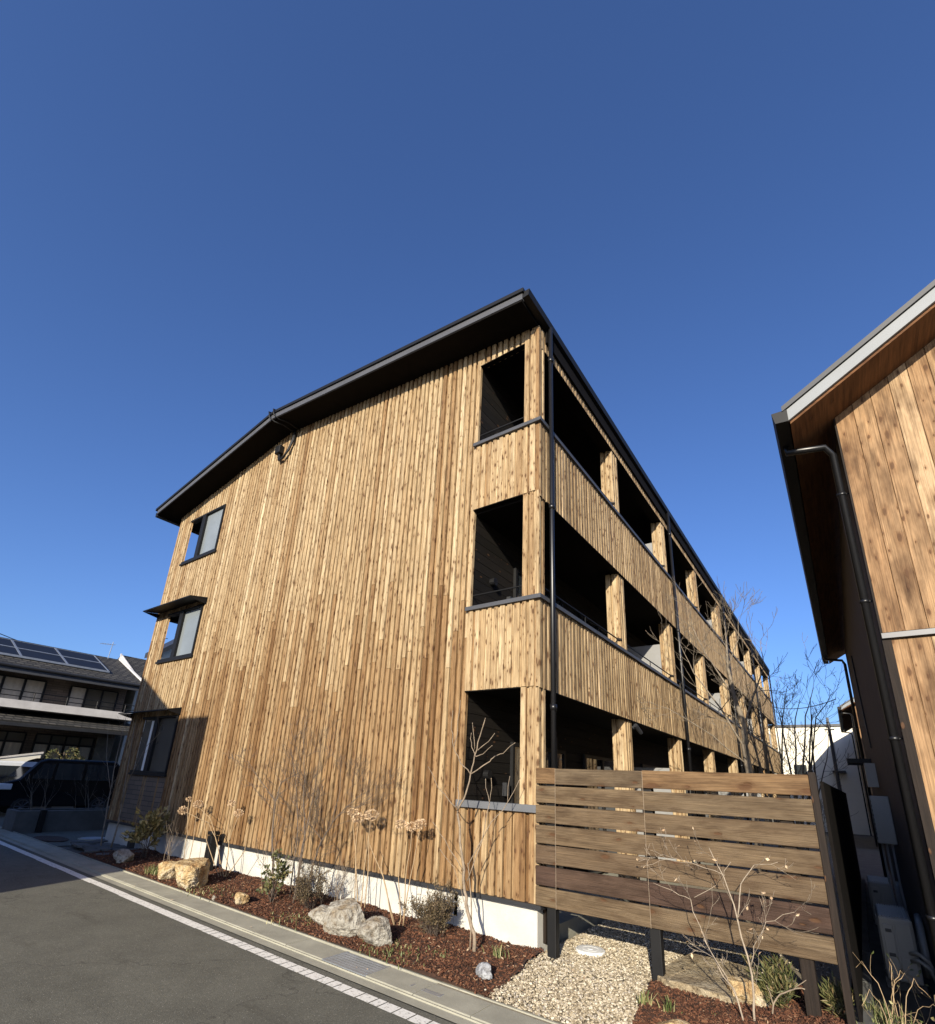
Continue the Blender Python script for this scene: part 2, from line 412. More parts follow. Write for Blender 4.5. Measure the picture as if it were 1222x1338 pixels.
# slightly proud balcony fronts and corner on the gable
for z0, z1, sd in ((2.87, 4.0, 5), (5.62, 6.75, 6)):
    mb = MB(); clad(mb, 'y', -.022, -1.1, .012, z0, lambda x: z1, seed=sd, joints=False, thick=.026)
    mb.build('gable_parapet', WOOD, bld)
mb = MB()
clad(mb, 'y', -.012, -.24, .012, 1.5, lambda x: 2.865, seed=21, joints=False); clad(mb, 'y', -.012, -.24, .012, 4.06, lambda x: 5.615, seed=22, joints=False)
clad(mb, 'y', -.012, -.24, .012, 6.81, lambda x: 8.55, seed=23, joints=False)
for z0, z1, sd in ((.5, 2.865, 31), (4.06, 5.515, 32), (6.81, 8.55, 33)):
    clad(mb, 'x', .012, .0, .17, z0, lambda x: z1, seed=sd, joints=False)
mb.box(-.235, -.02, .05, .165, .5, 8.5, .4)
mb.build('corner_pier', WOOD, bld)
# side parapets
for z0, z1, sd in ((2.85, 4.0, 41), (5.52, 6.75, 42)):
    mb = MB(); clad(mb, 'x', .03, .0, L_END, z0, lambda x: z1, seed=sd, joints=False, thick=.028)
    mb.build('side_parapet', WOODG, bld)
    mb = MB(); mb.box(-.09, -.033, .07, L_END, z0+.004, z1-.002); mb.build('parapet_core', SOFFIT, bld)
mb = MB(); clad(mb, 'x', .012, .0, L_END, 8.22, lambda x: 8.6, seed=43, joints=False, thick=.018)
mb.build('top_beam', WOODG, bld)
mb = MB(); mb.box(-.2, -.05, .07, L_END, 8.225, 8.58); mb.build('beam_core', SOFFIT, bld)
mb = MB(); mb.box(.016, .05, .19, L_END+.2, 8.4, 8.64); mb.build('eave_fascia', SOFFIT, bld)
PY = [3.1, 6.53, 10.03, 13.68, 17.25, 20.9, 24.35, 27.9]
for i, y in enumerate(PY):
    for fz, (z0, z1) in enumerate(((.15, 2.85), (4.05, 5.52), (6.8, 8.24))):
        mb = MB(); clad(mb, 'y', y, -.24, .0, z0, lambda x: z1, seed=100+i*3+fz, joints=False, tr=(.3, 1))
        clad(mb, 'x', .005, y, y+.3, z0, lambda x: z1, seed=200+i*3+fz, joints=False)
        mb.box(-.235, -.045, y+.05, y+.3, z0, z1, .4)
        mb.build('pillar', WOOD, bld)
# caps
mb = MB()
for z in (4.0, 6.75):
    mb.box(-1.13, .062, -.055, .1, z, z+.055); mb.box(-.13, .062, .1, L_END, z, z+.055)
mb.build('parapet_cap', CAPM, bld)
mb = MB(); mb.box(-1.13, .03, -.05, .1, 1.42, 1.50); mb.build('window_sill', CAPL, bld)
# base flashing and plinth
mb = MB(); mb.box(XL-.02, .05, -.03, .12, .455, .498); mb.box(-.02, .05, .12, .2, .455, .498)
mb.build('base_flashing', DKGREY, bld)
mb = MB(); mb.box(XL+.05, -.03, .05, .3, -.2, .46); mb.build('plinth', PLINTH, bld)
mb = MB(); mb.box(-1.3, -.1, .3, L_END, -.1, .18); mb.build('terrace_slab', CONC, bld)
# inner volume
mb = MB()
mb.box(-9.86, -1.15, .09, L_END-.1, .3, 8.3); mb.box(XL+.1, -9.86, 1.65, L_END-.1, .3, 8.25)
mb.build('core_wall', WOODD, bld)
# inner horizontal siding of the balcony wall
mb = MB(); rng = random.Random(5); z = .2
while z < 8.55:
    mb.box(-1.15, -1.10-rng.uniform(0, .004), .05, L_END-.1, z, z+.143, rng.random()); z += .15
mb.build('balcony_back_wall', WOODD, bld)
mb = MB()
for z in (2.9, 5.57): mb.box(-1.1, -.1, .06, L_END-.05, z, z+.12)
mb.box(-1.1, -.05, .06, L_END-.05, 8.5, 8.58)
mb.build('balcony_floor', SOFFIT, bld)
# doors, fixtures on each balcony
for fz, zf in enumerate((.2, 3.02, 5.69)):
    for k in range(8):
        y = PY[k-1]+.75 if k else 1.2
        fr = MB(); 
        for (a, b, c, d) in ((y, y+.06, zf, zf+2.05), (y+1.74, y+1.8, zf, zf+2.05), (y, y+1.8, zf+2.05, zf+2.11), (y+.87, y+.94, zf, zf+2.05)):
            fr.box(-1.1, -1.05, a, b, c, d)
        f = fr.build('sliding_door', BLACK, bld)
        gl = MB(); gl.box(-1.098, -1.075, y+.05, y+1.75, zf+.03, zf+2.05); gl.build('pane', GLASS, f)
    for k in (1, 3, 5, 7):
        sc = MB(); sc.box(-1.08, -.245, PY[k]+.02, PY[k]+.05, zf+.05, zf+2.0); sc.build('partition_screen', SCREEN, bld)
    vt = MB(); vt.tube([(-1.1, .55, zf+1.62), (-1.02, .55, zf+1.62)], .06, 14); vt.build('vent_cap', BLACK, bld)
    lp = MB(); lp.box(-1.1, -1.03, 1.0, 1.09, zf+1.35, zf+1.53); lp.build('wall_lamp', DKGREY, bld)
    dp = MB(); dp.tube([(-1.03, 2.55, zf), (-1.03, 2.55, zf+2.3)], .04, 10); dp.build('inner_drainpipe', DKGREY, bld)
mb = MB()
for z in (2.85, 5.52): mb.box(-.06, .034, .19, L_END, z-.014, z-.001)
mb.box(-.06, .018, .19, L_END, 8.205, 8.219)
for z in (2.869, 5.619): mb.box(-1.09, -.245, -.026, .08, z-.015, z-.002)
mb.box(-1.09, -.245, -.004, .08, 8.365, 8.378)
mb.build('drip_trim', SOFFIT, bld)
# railings
for zc in (4.055, 6.805):
    for k in range(8):
        ya = (PY[k-1]+.32) if k else .2; yb = PY[k]-.02
        mb = MB(); mb.tube([(-.05, ya, zc+.19), (-.05, yb, zc+.19)], .012, 6)
        for yy in (ya+.05, (ya+yb)/2, yb-.05): mb.tube([(-.05, yy, zc), (-.05, yy, zc+.19)], .009, 6)
        mb.tube([(-.05, yb-.03, zc+.19), (.03, yb-.0, zc+.17)], .018, 6)
        mb.build('handrail', BLACK, bld)
    mb = MB(); mb.tube([(-1.08, .06, zc+.2), (-.24, .06, zc+.2)], .012, 6); mb.build('handrail', BLACK, bld)
# west wall and corner recess
mb = MB(); rng = random.Random(8); y = .06
spans = [(1.65, L_END, .5, 8.35)]
for z0, z1 in ((.5, 1.57), (2.83, 4.19), (5.44, 6.85), (8.14, 8.42)): spans.append((.2, 1.65, z0, z1))
spans.append((.06, .2, .5, 8.42))
for a, b, z0, z1 in spans:
    y = a
    while y < b-1e-6:
        q = min(b, y+rng.choice((.07, .09, .1))); mb.box(XL, XL+.05, y, q, z0, z1, rng.random()); y = q
mb.build('west_wall', WOOD, bld)
mb = MB()
for z0, z1 in ((.3, 1.5), (2.9, 4.14), (5.5, 6.8), (8.2, 8.32)): mb.box(XL+.06, -9.87, .07, 1.64, z0, z1)
mb.build('recess_floor', SOFFIT, bld)
for fz, (a, b) in enumerate(WZ):
    fr = MB(); X0, X1, xm = -10.65, -8.92, -9.93
    for q in ((X0, X1, b-.045, b), (X0, X1, a, a+.05), (X1-.05, X1, a+.05, b-.045), (xm-.06, xm+.11, a+.05, b-.045)):
        fr.box(q[0], q[1], -.03, .1, q[2], q[3])
    fr.box(X0-.03, X1+.03, -.045, .1, a-.05, a-.002)
    f = fr.build('window', BLACK, bld)
    p = MB(); p.box(xm+.11, X1-.05, .03, .045, a+.05, b-.045); p.build('pane', GLASSF if fz else GLASSH, f)
    if fz == 0:
        p = MB(); p.box(X0, xm-.05, .05, .06, a+.05, b-.045); p.build('pane', GLASSH, f)
        p = MB(); p.box(xm-.2, xm-.1, -.02, .049, a+.05, b-.1); p.build('downpipe', WHITEP, f)
        p = MB(); p.box(X0, X1, .0, .05, .55, a-.06); p.build('lower_panel', TILEWALL, bld)
    else:
        p = MB(); p.tube([(-10.6, .7, b), (-10.6, .7, b-.18), (-10.8, .9, b-.3)], .05, 8); p.build('recess_downpipe', BLACK, bld)
# window hoods
for z, pr_, x0, x1 in ((5.50, .4, -11.26, -8.84), (2.9, .3, -11.4, -8.88)):
    mb = MB(); mb.prism([(x0, -pr_, z), (x0, -pr_, z+.025), (x0, .05, z+.11), (x0, .05, z+.07)], (x1-x0, 0, 0))
    mb.prism([(x1, -pr_+.02, z-.002), (x1, .04, z+.06), (x1, .04, z-.08)], (-.02, 0, 0)); mb.prism([(x0+.02, -pr_+.02, z-.002), (x0+.02, .04, z+.06), (x0+.02, .04, z-.08)], (-.02, 0, 0))
    mb.build('window_hood', BLACK, bld)
# roof
OV = .52; ye = L_END+.4
def poly(off0, off1, xr, xl, y):
    return [(xr, y, zs(xr)+off0), (xr, y, zs(xr)+off1), (RIDGE, y, 9.32+off1), (xl, y, zs(xl)+off1), (xl, y, zs(xl)+off0), (RIDGE, y, 9.32+off0)]
mb = MB(); mb.prism(poly(.155, .22, .03, -11.78, -OV-.03), (0, ye+OV, 0)); mb.build('roof', BLACK, bld)
mb = MB(); mb.prism(poly(.035, .15, .0, -11.7, -OV), (0, .06, 0)); mb.build('fascia', FASCIA, bld)
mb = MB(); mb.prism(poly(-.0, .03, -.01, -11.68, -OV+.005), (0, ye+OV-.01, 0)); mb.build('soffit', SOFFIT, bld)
mb = MB(); mb.prism(poly(.03, .155, -.02, -11.66, -OV+.07), (0, ye+OV-.1, 0)); mb.build('roof_deck', SOFFIT, bld)
mb = MB(); mb.prism([(-.005, -OV+.01, 8.66), (.1, -OV+.01, 8.67), (.115, -OV+.01, 8.78), (.0, -OV+.01, 8.78)], (0, ye+OV-.02, 0)); mb.build('gutter', BLACK, bld)
mb = MB(); mb.prism([(-11.68, -OV+.02, 8.36), (-11.82, -OV+.02, 8.37), (-11.84, -OV+.02, 8.5), (-11.7, -OV+.02, 8.5)], (0, ye+OV-.02, 0)); mb.build('gutter', BLACK, bld)
for y in (.23, 7.0, 14.2, 21.2, 28.1):
    mb = MB(); mb.tube([(.09, y, .16), (.09, y, 8.7)], .034, 12)
    for z in (2.6, 5.4, 8.0): mb.tube([(.09, y, z), (.09, y, z+.07)], .045, 12)
    f = mb.build('downpipe', PIPE, bld, True)
    if y < 1:
        mb = MB(); mb.tube([(.09, y, .04), (.09, y, .3)], .045, 12); mb.build('drain_socket', PVCG, f)
# side base post beneath corner
mb = MB(); mb.box(-.03, .0, .18, .5, .1, .5, .4); mb.build('corner_skirting', WOODP, bld)
# spotlight on first pillar
mb = MB(); mb.tube([(.01, 3.45, 2.74), (.07, 3.45, 2.74)], .03, 10); mb.tube([(.07, 3.40, 2.77), (.1, 3.58, 2.66)], .038, 12)
mb.build('spotlight', DKGREY, bld)
# service cable over the roof edge
mb = MB()
for dx in (-.11, .06):
    mb.tube([(RIDGE+dx, -OV+.05, 9.56), (RIDGE+dx+.02, -OV-.07, 9.52), (RIDGE+dx+.06, -OV-.06, 9.36), (RIDGE+dx+.12, -OV+.05, 9.29), (RIDGE+dx+.25, -.3, 9.25), (RIDGE+.3+dx, -.03, 9.2)], .016, 8)
mb.build('cable_clamp', BLACK, bld, True)
mb = MB(); xa = -6.42
mb.tube([(xa+.12, -.05, 9.25), (xa+.11, -.06, 9.0), (xa+.02, -.07, 8.76), (xa-.14, -.07, 8.6), (xa-.27, -.07, 8.6), (xa-.33, -.06, 8.7), (xa-.33, -.05, 8.8)], .026, 8)
mb.tube([(xa+.16, -.05, 9.25), (xa+.15, -.06, 8.98), (xa+.06, -.08, 8.73), (xa-.14, -.09, 8.56), (xa-.29, -.08, 8.57), (xa-.36, -.06, 8.69), (xa-.36, -.05, 8.8)], .02, 8)
mb.build('service_cable', BLACK, bld, True)
mb = MB(); mb.box(xa-.45, xa-.26, -.13, .0, 8.78, 8.98); mb.build('service_box', BLACK, bld, bevel=.015)

# ================================================================== GROUND, ROAD
SL = -.0255
def ry(x, y0): return y0+SL*x
def strip(name, mat, x0, x1, ya, yb, z, n=1, kind='structure', zb=None):
    mb = MB()
    for i in range(n):
        a = x0+(x1-x0)*i/n; b = x0+(x1-x0)*(i+1)/n
        mb.face([(a, ry(a, ya), z), (b, ry(b, ya), z), (b, ry(b, yb), z if zb is None else zb), (a, ry(a, yb), z if zb is None else zb)])
    return struct(mb.build(name, mat), kind)
mb = MB(); mb.face([(-900, -900, -.03), (900, -900, -.03), (900, 900, -.03), (-900, 900, -.03)])
struct(mb.build('ground', EARTH))
strip('road', ASPH, -200, 200, -12.5, -1.765, 0)
mb = MB(); mb.face([(-60, ry(-60, -1.2), -.012), (-11.2, ry(-11.2, -1.2), -.012), (-11.2, 40, -.012), (-60, 40, -.012)]); struct(mb.build('parking_lot', ASPH))
# road edge line: painted in short blocks with worn cracks towards the right
mb = MB(); rng = random.Random(12); x = -60
while x < 8:
    if x < -3.4: ln = .55 if x > -20 else 4; gp = .006
    else: ln = rng.choice((.1, .13, .16, .16)); gp = .012
    a, b = x, x+ln-gp; j = rng.uniform(-.006, .006)
    mb.face([(a, ry(a, -1.97)+j, .004), (b, ry(b, -1.97)+j, .004), (b, ry(b, -1.85)+j*.5, .004), (a, ry(a, -1.85)+j*.5, .004)]); x += ln
struct(mb.build('road_line', PAINT))
# gutter apron and cover slabs
strip('gutter_apron', CONC, -60, 30, -1.765, -1.66, .006)
mb = MB(); rng = random.Random(4); x = -60.3
while x < 30:
    ln = 3. if x < -15 else .6; a, b = x, x+ln-.008
    skip = -1.5 < (a+b)/2 < -.85
    def pb(y0, y1, z0, z1):
        mb.prism([(a, ry(a, y0), z0), (a, ry(a, y1), z0), (a, ry(a, y1), z1), (a, ry(a, y1)-.008, z1+.008), (a, ry(a, y0)+.008, z1+.008), (a, ry(a, y0), z1)], (b-a, SL*(b-a), 0), rng.random())
    dz = rng.uniform(-.002, .002)
    if not skip: pb(-1.63, -1.31, -.05, .014+dz)
    x += ln
kerb = struct(mb.build('gutter_cover', CONC))
mb = MB()
for y0, y1, z1 in ((-1.662, -1.64, .018), (-1.296, -1.266, .03)):
    mb.prism([(-60, ry(-60, y0), -.05), (-60, ry(-60, y1), -.05), (-60, ry(-60, y1)-.005, z1), (-60, ry(-60, y0)+.005, z1)], (90, SL*90, 0))
struct(mb.build('kerb', CONC))
# steel grates
def grate(x0, x1, y0, y1, n, label):
    t = thing('drain_grate', label, 'drain grate', ((x0+x1)/2, ry((x0+x1)/2, (y0+y1)/2), .01), 'drain grates in the gutter')
    mb = MB(); 
    for i in range(n):
        y = y0+(y1-y0)*i/n
        mb.prism([(x0, ry(x0, y), -.02), (x0, ry(x0, y+.8*(y1-y0)/n), -.02), (x0, ry(x0, y+.8*(y1-y0)/n), .022), (x0, ry(x0, y), .022)], (x1-x0, SL*(x1-x0), 0))
    mb.build('bars', STEEL, t)
    mb = MB(); mb.face([(x0, ry(x0, y0), .004), (x1, ry(x1, y0), .004), (x1, ry(x1, y1), .004), (x0, ry(x0, y1), .004)]); mb.build('shade_sheet', BLACK, t)  # black sheet added to stand for the shade below the bars
    mb = MB()
    for q in (x0-.02, x1): mb.prism([(q, ry(q, y0), -.02), (q, ry(q, y1), -.02), (q, ry(q, y1), .024), (q, ry(q, y0), .024)], (.02, SL*.02, 0))
    mb.build('frame', STEEL, t)
grate(-1.48, -.9, -1.63, -1.31, 7, 'wide galvanised steel drain grate set in the concrete gutter below the three rocks')
grate(-.42, -.12, -1.52, -1.46, 2, 'narrow slotted steel drain cover in the concrete gutter nearest the gravel')
# mulch bed
def kb(x): return ry(x, -1.262)
def hz(x, y):
    return .045+.035*noise.noise((x*1.3, y*1.7, 0))+.015*noise.noise((x*5, y*5, 3))+.03*max(0, min(1, (y+1.2)))
def gbx(y): return .0-.19*(y-.05)+.05*noise.noise((y*3, 1.7, 0))   # mulch / gravel boundary
mb = MB(); nx, ny = 110, 16; x0 = -9.6
for i in range(nx):
    for j in range(ny):
        q = []
        for (di, dj) in ((0, 0), (1, 0), (1, 1), (0, 1)):
            v = (j+dj)/ny; u_ = (i+di)/nx
            ya = kb(x0*(1-u_)); y = ya+(.1-ya)*v; xr = gbx(y); x = x0+(xr-x0)*u_
            q.append((x, y, hz(x, y) if 0 < j+dj < ny+1 else .03))
        mb.face(q)
struct(mb.build('mulch_bed', MULCH, smooth=True))
def mulch2(x, y): return hz(x, y)+.02
def in2(x, y):
    left = 1.17+.16*(-y) if y < 0 else 2.02
    return left < x < 2.64 and kb(x) < y < (-.02 if x < 2.02 else .75)
mb = MB()
n = 40
for i in range(n):
    for j in range(n):
        xa, xb = 1.1+i*1.55/n, 1.1+(i+1)*1.55/n; ya, yb = -1.35+j*2.1/n, -1.35+(j+1)*2.1/n
        if in2((xa+xb)/2, (ya+yb)/2):
            mb.face([(a, b, mulch2(a, b)) for a, b in ((xa, ya), (xb, ya), (xb, yb), (xa, yb))])
struct(mb.build('mulch_bed', MULCH, smooth=True))
def chips(name, pts, mat, rng, smin, smax, flat=.25):
    mb = MB()
    for (x, y, z) in pts:
        l = rng.uniform(smin, smax); wd = l*rng.uniform(.18, .45); h = wd*rng.uniform(.3, .9)
        q = Matrix.Rotation(rng.uniform(0, 6.28), 3, 'Z') @ Matrix.Rotation(rng.gauss(0, .45), 3, 'Y') @ Matrix.Rotation(rng.gauss(0, .5), 3, 'X')
        c = Vector((x, y, z)); vs = [Vector((-l/2, -wd/2*rng.random(), -h/2)), Vector((l/2*rng.uniform(.6, 1), -wd/2, -h/2)), Vector((l/2, wd/2*rng.random(), -h/2)), Vector((-l/2*rng.uniform(.6, 1), wd/2, -h/2))]
        top = [v*rng.uniform(.7, 1)+Vector((0, 0, h)) for v in vs]
        b = [c+q@v for v in vs]; tp = [c+q@v for v in top]; t = rng.random()**1.2
        i = len(mb.v); mb.v += [tuple(v) for v in b+tp]
        for fc in ((4, 5, 6, 7), (0, 1, 5, 4), (1, 2, 6, 5), (2, 3, 7, 6), (3, 0, 4, 7)): mb.f.append(tuple(i+k for k in fc)); mb.t.append(t)
    return struct(mb.build(name, mat), 'stuff')
rng = random.Random(77); pts = []
while len(pts) < 34000:
    u_ = rng.random()**.75; x = -9.5+9.75*u_; y = rng.uniform(kb(x)-.01, .06)
    if x < gbx(y)+rng.gauss(0, .03): pts.append((x, y, hz(x, y)+rng.uniform(-.004, .012)))
chips('bark_mulch', pts, CHIP, rng, .012, .04)
pts = []
while len(pts) < 12000:
    x, y = rng.uniform(1.1, 2.65), rng.uniform(-1.3, .75)
    if in2(x, y): pts.append((x, y, mulch2(x, y)+rng.uniform(-.004, .012)))
chips('bark_mulch', pts, CHIP, rng, .011, .036)
# gravel
mb = MB(); mb.face([(-.3, -1.36, .02), (1.7, -1.36, .02), (1.7, .3, .02), (-.3, .3, .02)]); mb.face([(-.03, .3, .02), (2.64, .3, .02), (2.64, 26, .02), (-.03, 26, .02)])
struct(mb.build('gravel_bed', GRAVB))
ICO = bmesh.new(); bmesh.ops.create_icosphere(ICO, subdivisions=1, radius=1)
IV = [v.co.copy() for v in ICO.verts]; IF = [tuple(v.index for v in f.verts) for f in ICO.faces]; ICO.free()
mb = MB(); rng = random.Random(9); n = 0
while n < 23000:
    x = rng.uniform(-.05, 2.0); y = ry(0, -1.262)+rng.random()**1.0*3.6 - .02
    if n > 21500: x = rng.uniform(.1, 2.5); y = rng.uniform(1.5, 5)
    if y < .05 and x < gbx(y)-.03+rng.gauss(0, .02): continue
    if y > .05 and x < .0: continue
    if y < -.02 and x > 1.17+.16*(-y)+rng.gauss(0, .02): continue
    if -.05 < y < 1.0 and x > 1.45: continue
    if (x-.36)**2+(y-.53)**2 < .16**2: continue
    if y < kb(x): continue
    s0 = rng.choice((rng.uniform(.006, .011), rng.uniform(.008, .0145))); sx, sy, sz = s0*rng.uniform(.8, 1.5), s0, s0*rng.uniform(.45, .8)
    q = Matrix.Rotation(rng.uniform(0, 6.28), 3, 'Z') @ Matrix.Rotation(rng.gauss(0, .4), 3, 'X'); c = Vector((x, y, .032+rng.uniform(-.006, .012)+.012*noise.noise((x*4, y*4, 0))))
    i = len(mb.v); t = rng.random()
    mb.v += [tuple(c+q@Vector((v.x*sx*rng.uniform(.85, 1.1), v.y*sy, v.z*sz))) for v in IV]
    for f in IF: mb.f.append(tuple(i+k for k in f)); mb.t.append(t)
    n += 1
struct(mb.build('gravel', PEB), 'stuff')
mb = MB(); rng = random.Random(55); n = 0
while n < 420:
    x = rng.uniform(-8.5, 2.5); y = rng.uniform(kb(x)-.42, .02); t_ = rng.random()
    if y < kb(x)+.02 and rng.random() < .8: continue
    zg = hz(x, y)+.012 if (x < gbx(y) and y > kb(x)) else (.045 if y > kb(x) else .03)
    a = rng.uniform(0, 6.28); l = rng.uniform(.018, .05); wd_ = l*rng.uniform(.3, .6); d = Vector((math.cos(a), math.sin(a), rng.uniform(-.1, .35))); sd = Vector((-d.y, d.x, rng.uniform(-.3, .3)))*wd_*.5; p = Vector((x, y, zg+.004))
    mb.face([p, p+d*l*.5+sd, p+d*l], t_); mb.face([p, p+d*l, p+d*l*.5-sd], t_); n += 1
struct(mb.build('leaf_litter', FLOWER), 'stuff')
# manhole cover
mb = MB(); c = (.36, .53)
ring = lambda r, z: [(c[0]+r*math.cos(a*math.pi/20), c[1]+r*math.sin(a*math.pi/20), z) for a in range(40)]
def lathe(mb, prof):
    for k in range(len(prof)-1):
        A, B = ring(*prof[k]), ring(*prof[k+1])
        for a in range(40): b = (a+1) % 40; mb.face([A[a], A[b], B[b], B[a]])
t = thing('manhole_cover', 'round white plastic inspection cover lying in the beige gravel', 'manhole cover', (*c, .04))
lathe(mb, [(.158, .0), (.158, .05), (.15, .056), (.138, .056)]); mb.build('rim', WHITEP, t)
mb = MB(); lathe(mb, [(.134, .0), (.134, .056), (.09, .057), (.088, .054), (.084, .054), (.082, .057), (.03, .057), (.028, .06), (.0001, .06)]); mb.build('lid', WHITEP, t)
# stone step
def rock(name, loc, size, mat, label, seed, group=None, rot=0, flat=.0, cuts=7, sub=5):
    rng = random.Random(seed); bm = bmesh.new(); bmesh.ops.create_icosphere(bm, subdivisions=sub, radius=1)
    pl = [(Vector((rng.gauss(0, 1), rng.gauss(0, 1), rng.gauss(0, .7))).normalized(), rng.uniform(.55, .85)) for _ in range(cuts)]
    if flat: pl.append((Vector((rng.gauss(0, .12), rng.gauss(0, .12), 1)).normalized(), flat))
    for v in bm.verts:
        p = v.co.copy(); p *= 1.05
        for nrm, d in pl:
            e = p.dot(nrm)-d
            if e > 0: p -= nrm*e*.94
        f = 1+.12*noise.noise(p*2.1+Vector((seed*3.1, 0, 0)))+.05*noise.noise(p*5+Vector((seed, 4, 0)))+.045*noise.noise(p*12+Vector((seed, 4, 0)))
        v.co = p*f
    me = D.meshes.new(name); bm.to_mesh(me); bm.free(); me.materials.append(mat)
    mi = [min(v.co[k] for v in me.vertices) for k in range(3)]; ma = [max(v.co[k] for v in me.vertices) for k in range(3)]
    for v in me.vertices:
        v.co = Vector([((v.co[k]-mi[k])/(ma[k]-mi[k])-(.5 if k < 2 else .18))*size[k]*(1 if k < 2 else 1.22) for k in range(3)])
    me.attributes.new('tint', 'FLOAT', 'FACE')
    me.polygons.foreach_set('use_smooth', [False]*len(me.polygons))
    o = D.objects.new(name, me); COL.objects.link(o); o.location = loc; o.rotation_euler = (0, 0, rot)
    return tag(o, label, 'rock' if name == 'rock' else 'stone step', group)
GR = 'ornamental rocks in the planting bed'
rock('rock', (-5.4, -.93, .05), (.85, .5, .35), ROCKY, 'big flat topped yellowish boulder beside the black garden light', 1, GR, -.5, .62)
rock('rock', (-6.1, -.92, .05), (.55, .4, .24), ROCKY, 'low yellowish stone leaning against the left side of the big boulder', 2, GR, .2, .8)
rock('rock', (-3.9, -1.0, .05), (.27, .16, .13), ROCKY, 'small pale block of stone alone near the kerb', 3, GR, -.3, .8)
rock('rock', (-2.35, -.87, .05), (.48, .34, .19), ROCKG, 'low pale grey rock left of the tall rock', 4, GR, -.3)
rock('rock', (-1.93, -.93, .05), (.52, .36, .33), ROCKG, 'tall pointed grey rock, highest of the three by the steel grate', 5, GR, .3)
rock('rock', (-1.42, -.97, .05), (.38, .34, .26), ROCKG, 'grey angular rock right of the tall rock', 6, GR, .7)
rock('rock', (-.02, -.98, .05), (.17, .12, .12), ROCKB, 'small blue grey stone at the right end of the mulch by the gravel', 7, GR, .3, sub=3)
rock('rock', (-8.0, -.85, .04), (.45, .35, .22), ROCKG, 'squared stone in the shadow at the left end of the bed', 8, GR, .1, .75)
rock('rock', (1.62, -.98, .05), (.36, .22, .12), ROCKY, 'pale stone low at the kerb in front of the slatted screen', 9, GR, .1, sub=3)
rock('rock', (-4.35, -1.13, .04), (.1, .06, .05), ROCKG, 'tiny white pebble of the bed beside the kerb', 11, GR, .1, sub=3)
rock('rock', (1.95, .05, .05), (.34, .3, .2), ROCKY, 'rough yellowish stone at the right corner of the stone step', 12, GR, .6, .7)
def slab(name, pts, z0, z1, label, seed):
    rng = random.Random(seed); bm = bmesh.new()
    vs = [bm.verts.new((x, y, z0)) for x, y in pts]; f = bm.faces.new(vs)
    r = bmesh.ops.extrude_face_region(bm, geom=[f]); top = [v for v in r['geom'] if isinstance(v, bmesh.types.BMVert)]
    for v in top: v.co.z = z1
    bmesh.ops.recalc_face_normals(bm, faces=bm.faces)
    bmesh.ops.subdivide_edges(bm, edges=bm.edges, cuts=14, use_grid_fill=True)
    for v in bm.verts:
        p = v.co.copy(); d = Vector((noise.noise(p*5), noise.noise(p*5+Vector((9, 0, 0))), noise.noise(p*6+Vector((0, 7, 0)))))
        e = .035 if p.z < z1-.005 else .012
        v.co += Vector((d.x*e, d.y*e, d.z*.012))
        v.co += Vector((noise.noise(p*18)*.012, noise.noise(p*18+Vector((3, 0, 0)))*.012, noise.noise(p*22)*.006))
    me = D.meshes.new(name); bm.to_mesh(me); bm.free(); me.materials.append(SLAB); me.attributes.new('tint', 'FLOAT', 'FACE')
    o = D.objects.new(name, me); COL.objects.link(o); return tag(o, label, 'stone step')
slab('stone_step', [(1.34, -.12), (1.88, -.2), (2.0, .15), (1.95, .78), (1.55, .86), (1.45, .5)], -.02, .15, 'flat brown stone slab laid behind the leg of the slatted screen', 3)
slab('stone_step', [(1.18, .02), (1.36, -.1), (1.47, .5), (1.5, .9), (1.3, .95)], -.02, .13, 'narrow pale stone edging along the left of the brown slab', 5)

# ================================================================== SLATTED SCREEN
scr = thing('slatted_screen', 'weathered horizontal plank screen on black legs standing on gravel', 'fence', (1.3, .05, 0))
zt = [(1.905, 1.735), (1.71, 1.53), (1.505, 1.325), (1.3, 1.115), (1.1, .915), (.89, .705), (.683, .502)]
tt = [.95, .62, .5, .42, .35, .05, .72]; rng = random.Random(15)
for (a, b), t in zip(zt, tt):
    mb = MB(); cuts = [0., .24, 1.21, 2.63]
    for k in range(3):
        x0, x1 = cuts[k]+(.003 if k else 0), cuts[k+1]; dz = rng.uniform(-.003, .003)
        bow = rng.uniform(-.004, .004)
        n = 6; t2 = min(1, max(0, t+rng.uniform(-.12, .12)))
        for i in range(n):
            xa, xb = x0+(x1-x0)*i/n, x0+(x1-x0)*(i+1)/n
            ya = -.05+bow*math.sin(math.pi*i/n); yb = -.05+bow*math.sin(math.pi*(i+1)/n)
            c = .004
            A = [(xa, ya+c, b+dz), (xa, ya, b+c+dz), (xa, ya, a-c+dz), (xa, ya+c, a+dz), (xa, ya+.03, a+dz), (xa, ya+.03, b+dz)]
            B = [(xb, y-ya+yb, z) for _, y, z in A]
            for q in range(6): q2 = (q+1) % 6; mb.face([A[q], B[q], B[q2], A[q2]][::-1], t2)
            if i == 0: mb.face(A[::-1], t2)
            if i == n-1: mb.face(B, t2)
    mb.build('plank', WOODF, scr)
for x in (.17, 1.235, 2.42):
    mb = MB(); mb.box(x-.05, x+.05, -.02, .07, -.05, 1.86); mb.build('leg', BLACK if x < 2 else WOODP, scr, bevel=.006)
mb = MB(); mb.box(2.632, 2.685, -.06, .02, .0, 1.93); mb.build('end_post', WOODP, scr, bevel=.004)
mb = MB()
for x in (.243, 1.213): mb.tube([(x, -.053, .5), (x, -.053, 1.9)], .0025, 5)
mb.build('tie_wire', BARK, scr)
